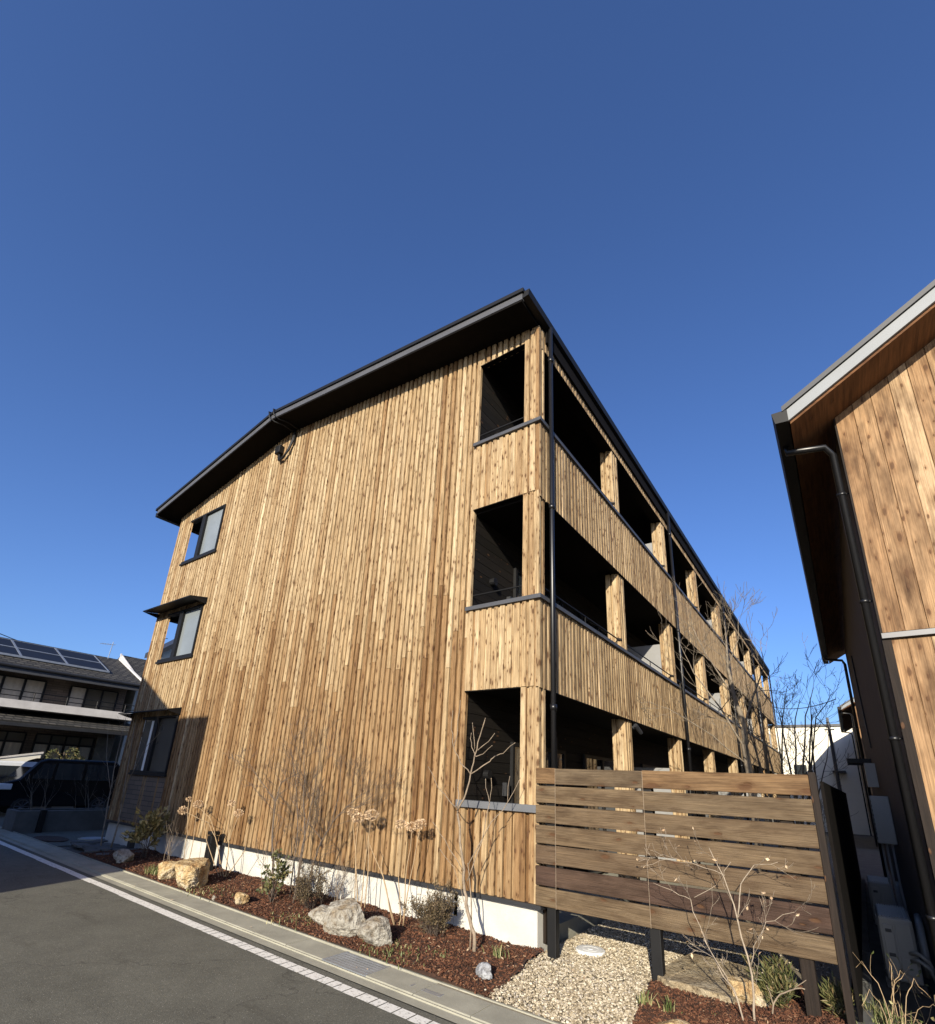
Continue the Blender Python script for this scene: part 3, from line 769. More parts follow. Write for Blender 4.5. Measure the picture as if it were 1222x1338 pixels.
# alley fence
al = thing('board_fence', 'dark stained board fence running along the narrow alley', 'fence', (2.72, 4.5, 0))
mb = MB(); rng = random.Random(3)
def afx(y): return 2.70+.0105*y
y = .05
y = .1
while y < 9.6:
    mb.prism([(afx(y), y, .12), (afx(y)+.025, y, .12), (afx(y)+.025, y, 1.86), (afx(y), y, 1.86)], (.0016, .148, 0), rng.random()); y += .15
mb.build('boards', SOFFIT, al)
for k in range(5):
    mb = MB(); y = 1.9+k*1.8; mb.box(afx(y)-.07, afx(y)-.003, y, y+.07, 0, 1.84); mb.build('post', BLACK, al)
mb = MB()
for k in range(16): mb.box(afx(k*.62)-.04, afx(k*.62)+.09, .1+k*.62, .1+k*.62+.6, -.02, .1)
tag(mb.build('concrete_edging', CONCD), 'row of low concrete edging blocks under the dark alley fence', 'edging')

# ================================================================== RIGHT HOUSE
def right_house(loc, label, length, detail=True):
    h = thing('timber_house', label, 'house', loc)
    ox, oy, _ = loc
    XC, ZC = ox, 5.375; SLP = .62; W = 7.5
    def zt_(x): d = x-XC; return ZC+SLP*d if d < W/2 else ZC+SLP*(W-d)
    rng = random.Random(31)
    mb = MB(); x = XC
    while x < XC+W:
        q = min(XC+W, x+.152); t = rng.random()
        for (z0, z1, a, b, t_) in ((3.10, None, 0, 0, t), (.3, 3.03, .012, .012, rng.random())):
            za, zb = (zt_(x), zt_(q)) if z1 is None else (z1, z1)
            c = .004; yo = oy+a+rng.uniform(0, .002)
            mb.face([(x+c, yo, z0), (q-c, yo, z0), (q-c, yo, zb), (x+c, yo, za)], t_)
            mb.face([(x, yo+c*2, z0), (x+c, yo, z0), (x+c, yo, za), (x, yo+c*2, za)], t_)
            mb.face([(q-c, yo, z0), (q, yo+c*2, z0), (q, yo+c*2, zb), (q-c, yo, zb)], t_)
            mb.face([(x, yo+.03, z0), (q, yo+.03, z0), (q-c, yo, z0), (x+c, yo, z0)], t_)
        x = q
    mb.face([(XC, oy+.03, .3), (XC+W, oy+.03, .3), (XC+W, oy+.03, ZC), (XC+W/2, oy+.03, zt_(XC+W/2)), (XC, oy+.03, ZC)])
    mb.build('gable_wall', WOODR, h)
    mb = MB(); mb.box(XC-.01, XC+W, oy-.025, oy+.03, 3.045, 3.09); mb.build('flashing_band', FASCIA, h)
    mb = MB(); mb.box(XC-.012, XC+.05, oy+.004, oy+.12, .3, ZC); mb.build('corner_trim', WOODP, h)
    mb = MB(); mb.box(XC+.0, XC+W, oy+.032, oy+length, .3, ZC-.05)
    mb.build('side_wall', BROWNR, h)
    mb = MB(); mb.box(XC+.03, XC+W-.03, oy+.04, oy+length-.05, -.1, .31); mb.build('foundation', CONCD, h)
    ov, gv = .4, .5
    def rp(o0, o1, xs, y): # sloping slab profile both sides
        xm = XC+W/2; zl = zt_(XC)-SLP*ov
        return [(XC-ov+xs, y, zl+SLP*xs+o0), (xm, y, zt_(xm)+o0), (XC+W+ov-xs, y, zl+SLP*xs+o0), (XC+W+ov-xs, y, zl+SLP*xs+o1), (xm, y, zt_(xm)+o1), (XC-ov+xs, y, zl+SLP*xs+o1)]
    mb = MB(); mb.prism(rp(.13, .185, -.02, oy-gv-.02), (0, length+2*gv, 0)); mb.build('roof', DKGREY, h)
    mb = MB(); mb.prism(rp(.0, .122, .02, oy-gv), (0, .03, 0)); mb.build('bargeboard', BARGE, h)
    mb = MB(); mb.prism(rp(-.03, .0, .03, oy-gv+.034), (0, length+2*gv-.1, 0)); mb.build('soffit', WOODS, h)
    mb = MB(); mb.prism(rp(.003, .128, .03, oy-gv+.036), (0, length+2*gv-.1, 0)); mb.build('roof_deck', BLACK, h)
    ze = zt_(XC)-SLP*ov
    mb = MB(); mb.prism([(XC-ov+.02, oy-gv-.01, ze+.0), (XC-ov-.09, oy-gv-.01, ze+.01), (XC-ov-.11, oy-gv-.01, ze+.13), (XC-ov+.02, oy-gv-.01, ze+.13)], (0, length+2*gv-.02, 0)); mb.build('gutter', BLACK, h)
    mb = MB(); mb.tube([(XC-ov-.04, oy-.05, ze+.03), (XC-ov-.04, oy-.05, ze-.06), (XC-.13, oy-.03, ze-.1), (XC-.07, oy+.06, ze-.16), (XC-.07, oy+.06, .1)], .032, 10)
    for z in (.9, 2.2, 3.4, 4.5): mb.tube([(XC-.07, oy+.06, z), (XC-.07, oy+.06, z+.03)], .04, 10); mb.tube([(XC-.07, oy+.06, z+.015), (XC, oy+.06, z+.015)], .008, 6)
    mb.build('downpipe', PIPE, h, True)
    if length > 3:
        yb = oy+length-.3
        mb = MB(); mb.tube([(XC-ov-.04, yb, ze+.1), (XC-ov-.04, yb, ze-.04), (XC-.1, yb, ze-.1), (XC-.06, yb, ze-.2), (XC-.06, yb, .1)], .032, 8); mb.build('downpipe', PIPE, h, True)
    return h
rh = right_house((3.333, 0, 0), 'knotty timber house at the right edge with a pale bargeboard and black gutter', 10.3)
mb = MB(); mb.box(2.95, 3.33, 7.4, 8.4, 2.42, 2.5); mb.build('door_hood', BLACK, rh)
mb = MB(); mb.box(3.18, 3.33, 6.2, 6.5, 1.95, 2.35); mb.build('meter_box', ACM, rh)
mb = MB(); mb.prism([(3.31, 6.1, 2.6), (3.31, 6.2, 2.6), (3.31, 6.8, 4.4), (3.31, 6.7, 4.4)], (.03, 0, 0)); mb.build('brace', BLACK, rh)
wh = thing('water_heater', 'flat pale grey heater cabinet hung on the alley wall', 'water heater', (3.22, 4.05, 1.2))
mb = MB(); mb.box(3.115, 3.328, 4.02, 4.32, 1.17, 1.79); mb.build('cabinet', ACM, wh, bevel=.012)
mb = MB()
for k in range(9): mb.box(3.117, 3.125, 4.014, 4.02, 1.22+k*.06, 1.25+k*.06)
mb.build('vent', DKGREY, wh)
mb = MB()
for k, x in enumerate((3.16, 3.21, 3.27)): mb.tube([(x, 4.15, 1.17), (x, 4.15, .7), (x+.02, 4.15, .1)], .013, 6)
mb.build('pipe', PVCG, wh)
# AC units
def ac():
    t = thing('air_conditioner', 'nearest pale outdoor air conditioner unit beside the weeds in the alley', 'air conditioner', (3.07, 1.72, 0), 'outdoor air conditioner units along the alley')
    mb = MB(); mb.box(2.94, 3.21, 1.72, 2.5, .07, .62); b = mb.build('casing', ACM, t, bevel=.018)
    mb = MB()
    for k in range(12): mb.box(2.955+k*.0205, 2.963+k*.0205, 1.74, 2.48, .62, .632)
    mb.build('top_ribs', ACM, t)
    mb = MB(); mb.box(2.965, 3.05, 1.706, 1.722, .12, .56); mb.box(3.065, 3.19, 1.708, 1.722, .14, .58); mb.build('service_panel', ACM, t, bevel=.006)
    mb = MB(); mb.box(2.985, 3.035, 1.70, 1.712, .49, .52); mb.box(2.985, 3.035, 1.70, 1.712, .28, .31); mb.build('handle', DKGREY, t, bevel=.004)
    mb = MB(); 
    for k in range(4): mb.box(3.08, 3.17, 1.703, 1.71, .4-k*.05, .425-k*.05)
    mb.build('vent_slots', ACM, t)
    mb = MB()
    for k in range(9):
        r_ = .05+k*.025; mb.tube([(2.935, 2.05+r_*math.cos(a*math.pi/12), .34+r_*math.sin(a*math.pi/12)) for a in range(25)], .004, 4, cap=False)
    mb.build('fan_grille', ACM, t)
    for y in (1.8, 2.35): mb = MB(); mb.box(2.92, 3.23, y, y+.07, -.02, .075); mb.build('foot', CONCD, t)
    mb = MB(); 
    for dz in (0, .06): mb.tube([(3.15, 1.71, .27+dz), (3.2, 1.62, .3+dz), (3.27, 1.62, .25+dz), (3.31, 1.7, .1+dz)], .018, 8)
    mb.tube([(3.26, 2.0, .1), (3.27, 1.9, .3), (3.28, 2.1, .52), (3.3, 2.5, .55)], .035, 8)
    mb.build('hose', ACM, t, True)
    return t
a1 = ac(); a2 = copy_tree(a1); a2.location = (3.05, 4.5, 0); a2['label'] = 'farther pale outdoor air conditioner unit below the heater cabinet'
# second timber house and white building further back
h2 = right_house((3.5, 20.3, 0), 'small timber house far down the alley with a pale gable edge', 8)
wb = thing('cream_building', 'plain cream rendered building with a flat roof at the end of the alley', 'building', (2, 34, 0))
mb = MB(); mb.box(-4, 14, 30.2, 44, 0, 5.62); mb.build('wall', CREAM, wb)
mb = MB(); mb.box(-4.1, 14.1, 30.1, 44.1, 5.62, 5.75); mb.build('parapet_cap', CAPM, wb)
mb = MB(); mb.box(.5, 1.1, 30.16, 30.21, 2.7, 3.5)
f = mb.build('window', BLACK, wb); mb = MB(); mb.box(.55, 1.05, 30.14, 30.165, 2.75, 3.45); mb.build('pane', GLASS, f)
mb = MB(); mb.tube([(-.1, 30.2, 4.0), (-.1, 30.05, 4.0)], .12, 10); mb.build('vent_hood', DKGREY, wb)
mb = MB(); mb.box(2.3, 2.9, 29.6, 30.2, 3.1, 3.2); mb.build('awning', DKGREY, wb)
up_ = thing('utility_pole', 'slender grey pole standing before the cream building', 'pole', (2.25, 24, 0))
mb = MB(); mb.tube([(2.55, 24, 0), (2.55, 24, 5.15)], [.09, .06], 8); mb.build('mast', CAPM, up_)
mb = MB(); mb.tube([(2.35, 24, 4.8), (2.75, 24, 4.8)], .03, 6); mb.box(2.5, 2.6, 23.9, 24.1, 5.15, 5.35); mb.build('bracket', CAPM, up_)
mb = MB(); P0, P1 = Vector((-.05, 28.3, 6.6)), Vector((3.0, 20, 5.6))
mb.tube([P0.lerp(P1, k/10)-Vector((0, 0, .25*(1-(k/5-1)**2))) for k in range(11)], .018, 5)
tag(mb.build('overhead_cable', BLACK), 'black cable strung from the timber block to the far timber house', 'cable')
mb = MB(); P0, P1 = Vector((-30, -2.5, 8.35)), Vector((-30, 9, 6.2))
mb.tube([P0.lerp(P1, k/10)-Vector((0, 0, .3*(1-(k/5-1)**2))) for k in range(11)], .02, 5)
tag(mb.build('overhead_cable', BLACK), 'thin cable crossing the sky above the tiled roof with solar panels', 'cable')
# house across the road (casts the shadow on the left)
hx = thing('neighbour_house', 'brown tiled two storey house across the road behind the viewer', 'house', (-10, -13, 0))
mb = MB(); mb.prism([(-4.48, -9, 0), (-4.48, -9, 6.3), (-5.67, -9, 6.3), (-5.67, -9, 6.2), (-16, -9, 6.2), (-16, -9, 0)], (0, -8, 0)); mb.build('wall', TILEWALL, hx)
mb = MB(); mb.prism([(-5.67, -9, 6.21), (-10.4, -9, 8.55), (-16.3, -9, 6.21)], (0, -8, 0)); mb.build('roof', TILES, hx)
for x in (-6.8, -9.8, -12.8):
    for z in (1.0, 3.9):
        mb = MB(); mb.box(x-.8, x+.8, -9, -8.95, z, z+1.3); f = mb.build('window', BLACK, hx)
        mb = MB(); mb.box(x-.74, x+.74, -8.95, -8.935, z+.06, z+1.24); mb.build('pane', GLASS, f)

nb = thing('neighbour_house', 'long brown tiled house farther along the opposite side of the road', 'house', (-32, -14, 0))
mb = MB(); mb.box(-42, -23.5, -17, -10.5, 0, 5.4); mb.build('wall', TILEWALL, nb)
mb = MB(); mb.prism([(-42.5, -10, 5.41), (-42.5, -13.8, 7.2), (-42.5, -17.5, 5.41)], (19.5, 0, 0)); mb.build('roof', TILES, nb)
for k in range(4):
    x = -40+k*4.6; mb = MB(); mb.box(x, x+1.8, -10.5, -10.45, 1, 2.4); f = mb.build('window', BLACK, nb); mb = MB(); mb.box(x+.06, x+1.74, -10.45, -10.43, 1.06, 2.34); mb.build('pane', GLASS, f)

# ================================================================== LEFT SIDE
lh = thing('tiled_house', 'dark two storey house with grey tiled roofs and solar panels beyond the parking lot', 'house', (-27, 1, 0))
Y0, Y1 = -5., 4.75
mb = MB(); mb.box(-30, -24.3, Y0+.2, Y1-.3, 0, 5.3); mb.build('wall', TILEWALL, lh)
mb = MB()
mb.prism([(-23.35, Y0, 5.36), (-27.2, Y0, 6.95), (-31, Y0, 5.36), (-31, Y0, 5.26), (-23.35, Y0, 5.26)], (0, Y1-Y0, 0)); mb.build('roof', TILES, lh)
mb = MB(); mb.prism([(-23.3, Y1, 5.2), (-23.3, Y1, 5.43), (-27.2, Y1, 7.02), (-27.2, Y1, 6.8)], (0, .09, 0)); mb.build('verge_board', WHITEF, lh)
mb = MB(); mb.box(-23.42, -23.28, Y0, Y1+.05, 5.02, 5.2); mb.box(-24.3, -23.42, Y0, Y1, 5.14, 5.2); mb.build('eave_fascia', CAPM, lh)
mb = MB(); mb.tube([(-23.22, Y0, 5.26), (-23.22, Y1, 5.26)], .06, 8); mb.build('gutter', DKGREY, lh)
mb = MB(); mb.box(-23.1, -22.98, Y0, Y1-.1, 3.64, 3.95); mb.box(-24.3, -23.1, Y0, Y1-.1, 3.64, 3.7); mb.build('balcony_fascia', WHITEF, lh)
mb = MB(); mb.prism([(-22.1, Y0, 3.12), (-24.3, Y0, 3.64), (-24.3, Y0, 3.02), (-22.1, Y0, 3.02)], (0, Y1-Y0, 0)); mb.build('lower_roof', TILES, lh)
mb = MB(); mb.box(-22.2, -22.08, Y0, Y1, 2.93, 3.05); mb.build('lower_fascia', DKGREY, lh)
mb = MB()
for z in (4.1, 4.3): mb.tube([(-23.05, Y0, z), (-23.05, Y1-.1, z)], .018, 6)
for k in range(9): y = Y0+.3+k*1.1; mb.tube([(-23.05, y, 3.9), (-23.05, y, 4.3)], .018, 6)
mb.build('balcony_rail', BLACK, lh)
def win(y0, y1, z0, z1, n, cur, transom=True, X=-24.28):
    mb = MB(); mb.box(X, X+.05, y0, y1, z0, z0+.05); mb.box(X, X+.05, y0, y1, z1-.05, z1)
    for k in range(n+1):
        y = y0+(y1-y0)*k/n; mb.box(X, X+.06, y-.03, y+.03, z0+.05, z1-.05)
    if transom: mb.box(X+.002, X+.055, y0, y1, z1-.42, z1-.36)
    f = mb.build('window', BLACK, lh)
    mb = MB(); mb.box(X-.02, X+.02, y0, y1, z0, z1); mb.build('pane', GLASSH, f)
    for k in cur:
        mb = MB(); w_ = (y1-y0)/n; a = y0+k*w_+.05; pts = []
        for q in range(17): pts.append((X+.026+.005*math.sin(q*1.1+.4*math.sin(q*2.3)), a+(w_-.1)*q/16))
        for q in range(16):
            (xa, ya), (xb, yb) = pts[q], pts[q+1]; zt2 = z1-.44 if transom else z1-.06
            mb.face([(xa, ya, z0+.06), (xb, yb, z0+.06), (xb, yb, zt2), (xa, ya, zt2)])
        mb.build('curtain', CURT, f)
win(-4.2, -1.3, 3.9, 4.95, 4, (0, 3), False); win(-.75, 1.35, 3.9, 4.97, 3, (0, 1, 2), False); win(2.25, 4.1, 3.9, 4.95, 3, (0,), False)
win(-4.3, -1.6, .3, 2.82, 4, (0, 1, 3)); win(-1.2, 1.2, .3, 2.82, 4, (0, 1, 2, 3)); win(1.55, 3.65, .3, 2.82, 4, (0, 1, 2, 3))
mb = MB(); mb.box(-24.29, -24.2, 3.75, 4.42, 1.0, 2.85); mb.build('wall_panel', plain('beige_panel', (.12, .11, .09), .8), lh)
for k in range(5):
    y = -4.6+k*1.62
    def rf(x, dz): return (x, 5.36+(x+23.35)*(-1.59/3.85)+dz)
    mb = MB(); (xa, za), (xb, zb) = rf(-24.2, .06), rf(-26.6, .06)
    mb.prism([(xa, y, za), (xb, y, zb), (xb, y, zb+.04), (xa, y, za+.04)], (0, 1.58, 0)); f = mb.build('solar_panel', PVPAN, lh)
    mb = MB(); mid = ((xa+xb)/2, (za+zb)/2)
    for (p, q) in (((xa+.04, za), (xa, za)), ((mid[0]+.015, mid[1]), (mid[0]-.015, mid[1]+.012)), ((xb, zb), (xb-.04, zb))):
        mb.prism([(p[0], y, p[1]-.03), (q[0], y, q[1]-.03), (q[0], y, q[1]+.055), (p[0], y, p[1]+.055)], (0, 1.62, 0))
    for yy in (y-.025, y+1.565): mb.prism([(xa, yy, za-.03), (xb, yy, zb-.03), (xb, yy, zb+.055), (xa, yy, za+.055)], (0, .05, 0))
    mb.build('frame', STEEL, f)
mb = MB(); mb.prism([(-24.6, 4.9, 5.8), (-27.4, 4.9, 7.25), (-31, 4.9, 5.6), (-31, 4.9, 5.4), (-24.6, 4.9, 5.6)], (0, 6, 0)); mb.build('back_roof', TILES, lh)
mb = MB(); mb.prism([(-24.55, 4.84, 5.55), (-24.55, 4.84, 5.82), (-27.4, 4.84, 7.32), (-27.4, 4.84, 7.05)], (0, .06, 0)); mb.build('verge_board', WHITEF, lh)
mb = MB(); mb.box(-30.5, -25, 5.1, 10.5, 0, 5.6); mb.build('wall', CREAM, lh)
mb = MB(); mb.tube([(-27, 4.2, 6.8), (-27, 4.25, 7.75)], .018, 5); mb.tube([(-27, 3.7, 7.55), (-27, 4.35, 7.62)], .012, 5)
for k in range(6): mb.tube([(-27.25, 3.75+k*.11, 7.55+k*.012), (-26.75, 3.75+k*.11, 7.55+k*.012)], .007, 4)
mb.build('antenna', STEEL, lh)

def car(name, label, cat, x0, x1, prof, belt, wheels, body, wr, pillars, noseL):
    yc = prof[0][0]; t = thing(name, label, cat, ((x0+x1)/2, (wheels[0]+wheels[1])/2, 0))
    xm = (x0+x1)/2; hw = (x1-x0)/2
    def px(z, s): return xm+s*(hw-max(0, z-belt)*.16-(.03 if z < .4 else 0))
    mb = MB(); n = len(prof)
    A = [(px(z, 1), y, z) for y, z in prof]; B = [(px(z, -1), y, z) for y, z in prof]
    mb.face(A); mb.face(B[::-1])
    for k in range(n): j = (k+1) % n; mb.face([A[k], B[k], B[j], A[j]])
    mb.build('body', body, t, bevel=.05)
    for s in (1, -1):
        for (ya, yb, yc_, yd, z0, z1) in pillars:
            mb = MB(); q = [(px(z0, s)+s*.006, ya, z0), (px(z0, s)+s*.006, yb, z0), (px(z1, s)+s*.006, yd, z1), (px(z1, s)+s*.006, yc_, z1)]
            mb.prism(q, (-s*.03, 0, 0)); mb.build('side_window', GLASS, t)
        mb = MB(); mb.box(px(.9, s)-.06, px(.9, s)+.02 if s > 0 else px(.9, s)+.06, noseL[0], noseL[1], noseL[2], noseL[3]); mb.build('headlight', LENS, t, bevel=.03)
        mb = MB(); mb.box(px(1.1, s)-.02+(s > 0)*.02-.1*(s < 0), px(1.1, s)+.1*(s > 0)+.02*(s < 0), noseL[4], noseL[4]+.08, belt+.02, belt+.2); mb.build('door_mirror', body, t, bevel=.02)
        for wy in wheels:
            xs = px(.3, s)
            mb = MB(); mb.tube([(xs-.16*s, wy, wr), (xs+.012*s, wy, wr)], wr, 24); w_ = mb.build('wheel', TYRE, t, bevel=.02)
            mb = MB(); mb.tube([(xs, wy, wr), (xs+.018*s, wy, wr)], wr*.22, 12)
            for k in range(8):
                a = k*math.pi/4; mb.tube([(xs+.016*s, wy, wr), (xs+.02*s, wy+wr*.66*math.cos(a), wr+wr*.66*math.sin(a))], .02, 5)
            mb.tube([(xs+.016*s, wy+wr*.68*math.cos(a*math.pi/12), wr+wr*.68*math.sin(a*math.pi/12)) for a in range(25)], .015, 5, cap=False)
            mb.build('rim', RIM, w_)
    # windscreen
    (ya, za), (yb, zb) = noseL[5], noseL[6]; d = .012
    mb = MB(); mb.face([(px(za, -.93), ya-d, za), (px(za, .93), ya-d, za), (px(zb, .93), yb-d, zb), (px(zb, -.93), yb-d, zb)]); mb.prism([(px(za, -.93), ya-d, za+.01), (px(za, .93), ya-d, za+.01), (px(zb, .93), yb-d, zb), (px(zb, -.93), yb-d, zb)], (0, .02, 0))
    mb.build('windscreen', SCREENG, t)
    return t
car('parked_van', 'black boxy van parked behind the low concrete planter', 'van', -20.48, -19.0,
    [(-.42, .28), (-.44, .75), (-.36, .98), (.1, 1.14), (.52, 1.72), (.75, 1.81), (2.85, 1.83), (2.98, 1.7), (3.04, 1.0), (3.02, .28)], 1.1, (.38, 2.55), CARB, .29,
    [(.42, .95, .68, 1.0, 1.16, 1.66), (1.05, 1.85, 1.08, 1.85, 1.14, 1.68), (1.95, 2.8, 1.95, 2.75, 1.14, 1.68)], (-.46, -.02, .8, .99, .3, (.14, 1.16), (.5, 1.68)))
car('parked_car', 'pale car whose roof shows left of the black van', 'car', -22.4, -20.8,
    [(-3.0, .28), (-3.05, .65), (-2.9, .85), (-2.0, 1.0), (-1.2, 1.55), (-.8, 1.66), (.6, 1.68), (1.0, 1.5), (1.25, 1.0), (1.25, .28)], 1.0, (-2.2, .5), CARW, .3,
    [(-1.75, -.6, -1.1, -.6, 1.04, 1.5), (-.5, .7, -.5, .55, 1.04, 1.52)], (-3.04, -2.7, .62, .8, -1.6, (-1.95, 1.02), (-1.25, 1.5)))

pl = thing('planter_wall', 'low grey concrete planter with bare twiggy shrubs in the shade', 'planter', (-14.5, .6, 0))
mb = MB(); mb.box(-14.28, -14.15, -.97, 2.4, -.05, .5); mb.box(-15.0, -14.87, -.97, 2.4, -.05, .5); mb.box(-14.87, -14.28, -.97, -.85, -.05, .5); mb.box(-14.87, -14.28, 2.28, 2.4, -.05, .5)
mb.build('wall', CONCD, pl, bevel=.012)
mb = MB(); mb.box(-14.86, -14.29, -.84, 2.27, 0, .42); mb.build('soil', MULCH, pl)
bp = thing('marker_post', 'short black post in front of the concrete planter', 'post', (-14.05, -.45, 0))
mb = MB(); mb.box(-14.11, -13.99, -.51, -.39, -.05, .52); mb.build('shaft', BLACK, bp, bevel=.008)
mb = MB(); mb.box(-14.12, -13.98, -.52, -.38, .52, .535); mb.build('cap', DKGREY, bp)
wg = thing('gabled_house', 'tall cream house glimpsed through the open corner of the second floor window', 'house', (-34, 10, 0))
mb = MB(); mb.prism([(-32, 8.75, 0), (-32, 16, 0), (-32, 16, 8.8), (-32, 12.4, 12), (-32, 8.75, 8.8)], (-1.6, 0, 0)); mb.build('wall', CREAM, wg)
mb = MB(); mb.prism([(-31.4, 8.35, 8.45), (-31.4, 12.4, 12.0), (-31.4, 16.4, 8.45), (-31.4, 16.4, 8.8), (-31.4, 12.4, 12.4), (-31.4, 8.35, 8.8)], (-2.2, 0, 0)); mb.build('roof', DKGREY, wg)
gw = thing('garden_wall', 'pale stepped garden wall in front of the windows of the tiled house', 'wall', (-22.8, 1.3, 0))
mb = MB(); mb.prism([(-22.9, .2, 0), (-22.9, .2, 1.72), (-22.9, 1.5, 2.0), (-22.9, 1.5, 0)], (.14, 0, 0)); mb.build('panel', CREAM, gw)
mb = MB(); mb.prism([(-22.93, .15, 1.72), (-22.93, .15, 1.77), (-22.93, 1.55, 2.07), (-22.93, 1.55, 2.0)], (.2, 0, 0)); mb.build('coping', WHITEF, gw)
# shade side paving, tap and garden light
mb = MB(); rng = random.Random(14)
for k in range(34):
    x = rng.uniform(-11.2, -8.6); y = rng.uniform(kb(x)+.2, -.15); a0 = rng.uniform(0, 6)
    mb.prism([(x+rng.uniform(.13, .24)*math.cos(a0+q*math.pi/3), y+rng.uniform(.1, .17)*math.sin(a0+q*math.pi/3), .035+k*.0008) for q in range(6)], (0, 0, .03), rng.random())
struct(mb.build('flagstone_paving', CONCD))
mb = MB(); mb.prism([(-12.5+.62*math.cos(a*math.pi/12), -.62+.3*math.sin(a*math.pi/12), -.004) for a in range(24)], (0, 0, .012)); struct(mb.build('soil_patch', MULCH))
t = thing('manhole_cover', 'small metal inspection cover lying in the shade near the concrete planter', 'manhole cover', (-12.1, .1, 0))
mb = MB(); mb.tube([(-12.1, .1, -.02), (-12.1, .1, .012)], .3, 28); mb.build('rim', CONC, t)
mb = MB(); mb.tube([(-12.1, .1, .0), (-12.1, .1, .018)], .25, 28); mb.build('lid', STEEL, t)
gl = thing('garden_light', 'black post light standing before the white plinth behind the yellowish boulder', 'light', (-6.27, -.2, .05))
mb = MB(); mb.box(-6.335, -6.2, -.27, -.14, .0, .62); mb.build('post', BLACK, gl, bevel=.01)
mb = MB(); mb.box(-6.345, -6.19, -.28, -.13, .63, .69); mb.build('head', BLACK, gl, bevel=.012)
tp = thing('water_tap', 'dark tap post by the shaded end of the plinth', 'tap', (-9.45, -.15, 0))
mb = MB(); mb.box(-9.52, -9.38, -.2, -.1, -.02, .4); mb.build('post', DKGREY, tp, bevel=.008)
mb = MB(); mb.tube([(-9.45, -.2, .34), (-9.45, -.29, .34), (-9.45, -.3, .28)], .014, 8); mb.tube([(-9.49, -.25, .37), (-9.41, -.25, .37)], .012, 6); mb.build('faucet', STEEL, tp)

# ================================================================== PLANTS
def jit(rng, s): return Vector((rng.gauss(0, s), rng.gauss(0, s), rng.gauss(0, s)))
def grow(mb, p, d, L, r, lev, rng, tips, bend=.12, upb=.15, nk=(2, 4), ang=.6, ratio=.62, rr=.6, minr=.0016):
    d = Vector(d).normalized(); p = Vector(p); ns = 4 if lev > 0 else 3
    pts = [p.copy()]; ds = [d.copy()]
    for k in range(ns):
        d = (d+jit(rng, bend)+Vector((0, 0, upb*.4))).normalized(); p = p+d*(L/ns); pts.append(p.copy()); ds.append(d.copy())
    rad = [max(minr, r*(1-.55*k/ns)) for k in range(ns+1)]
    mb.tube(pts, rad, 6 if r > .012 else (4 if r > .004 else 3), rng.random(), cap=False)
    if lev <= 0:
        tips.append((pts[-1], ds[-1])); tips.append((pts[-2], ds[-2])); return
    n = rng.randint(*nk)
    for k in range(n):
        f = rng.uniform(.35, 1) if k else 1.; i = min(ns, max(1, int(round(f*ns))))
        ax = ds[i].orthogonal().normalized(); ax = Matrix.Rotation(rng.uniform(0, 6.28), 3, ds[i]) @ ax
        nd = (Matrix.Rotation(rng.uniform(.5, 1.2)*ang if k else rng.uniform(0, .3), 3, ax) @ ds[i])
        nd = (nd+Vector((0, 0, upb))).normalized()
        grow(mb, pts[i], nd, L*ratio*rng.uniform(.75, 1.2), max(minr, rad[i]*rr), lev-1, rng, tips, bend, upb, nk, ang, ratio, rr, minr)
def leaf(mb, p, d, rng, l, wdt):
    d = (Vector(d)+jit(rng, .5)).normalized(); s = d.orthogonal().normalized(); s = Matrix.Rotation(rng.uniform(0, 6.28), 3, d) @ s
    n = d.cross(s); t = rng.random(); p = Vector(p); l *= rng.uniform(.7, 1.25); wdt *= rng.uniform(.7, 1.2)
    a, b, c, e = p, p+d*l*.5+s*wdt*.5+n*wdt*.18, p+d*l, p+d*l*.5-s*wdt*.5+n*wdt*.18
    mb.face([a, b, c], t); mb.face([a, c, e], t)
def multi(mb, paths, rng, tips, sub=True, lev=1, L=.35, nk=(2, 3), ang=.7, dens=1., rt_=.0035, minr=.0016):
    for pts, r0_, r1_ in paths:
        P = [Vector(p) for p in pts]
        q = [P[0]]
        for k in range(len(P)-1):
            for s_ in (1, 2, 3): q.append(P[k].lerp(P[k+1], s_/3)+jit(rng, .006 if s_ < 3 else 0))
        rad = [r0_+(r1_-r0_)*k/(len(q)-1) for k in range(len(q))]
        mb.tube(q, rad, 7, rng.random())
        if sub:
            for k in range(2, len(q)):
                if rng.random() < dens:
                    d = (q[k]-q[k-1]).normalized(); ax = Matrix.Rotation(rng.uniform(0, 6.28), 3, d) @ d.orthogonal().normalized()
                    grow(mb, q[k], Matrix.Rotation(rng.uniform(.5, 1.), 3, ax) @ d, L*rng.uniform(.6, 1.2), max(.002, min(rt_, rad[k]*.6)), lev, rng, tips, nk=nk, ang=ang, minr=minr)
        else: tips.append((q[-1], (q[-1]-q[-2]).normalized()))
def plant(name, label, cat, loc, group=None): return thing(name, label, cat, loc, group)

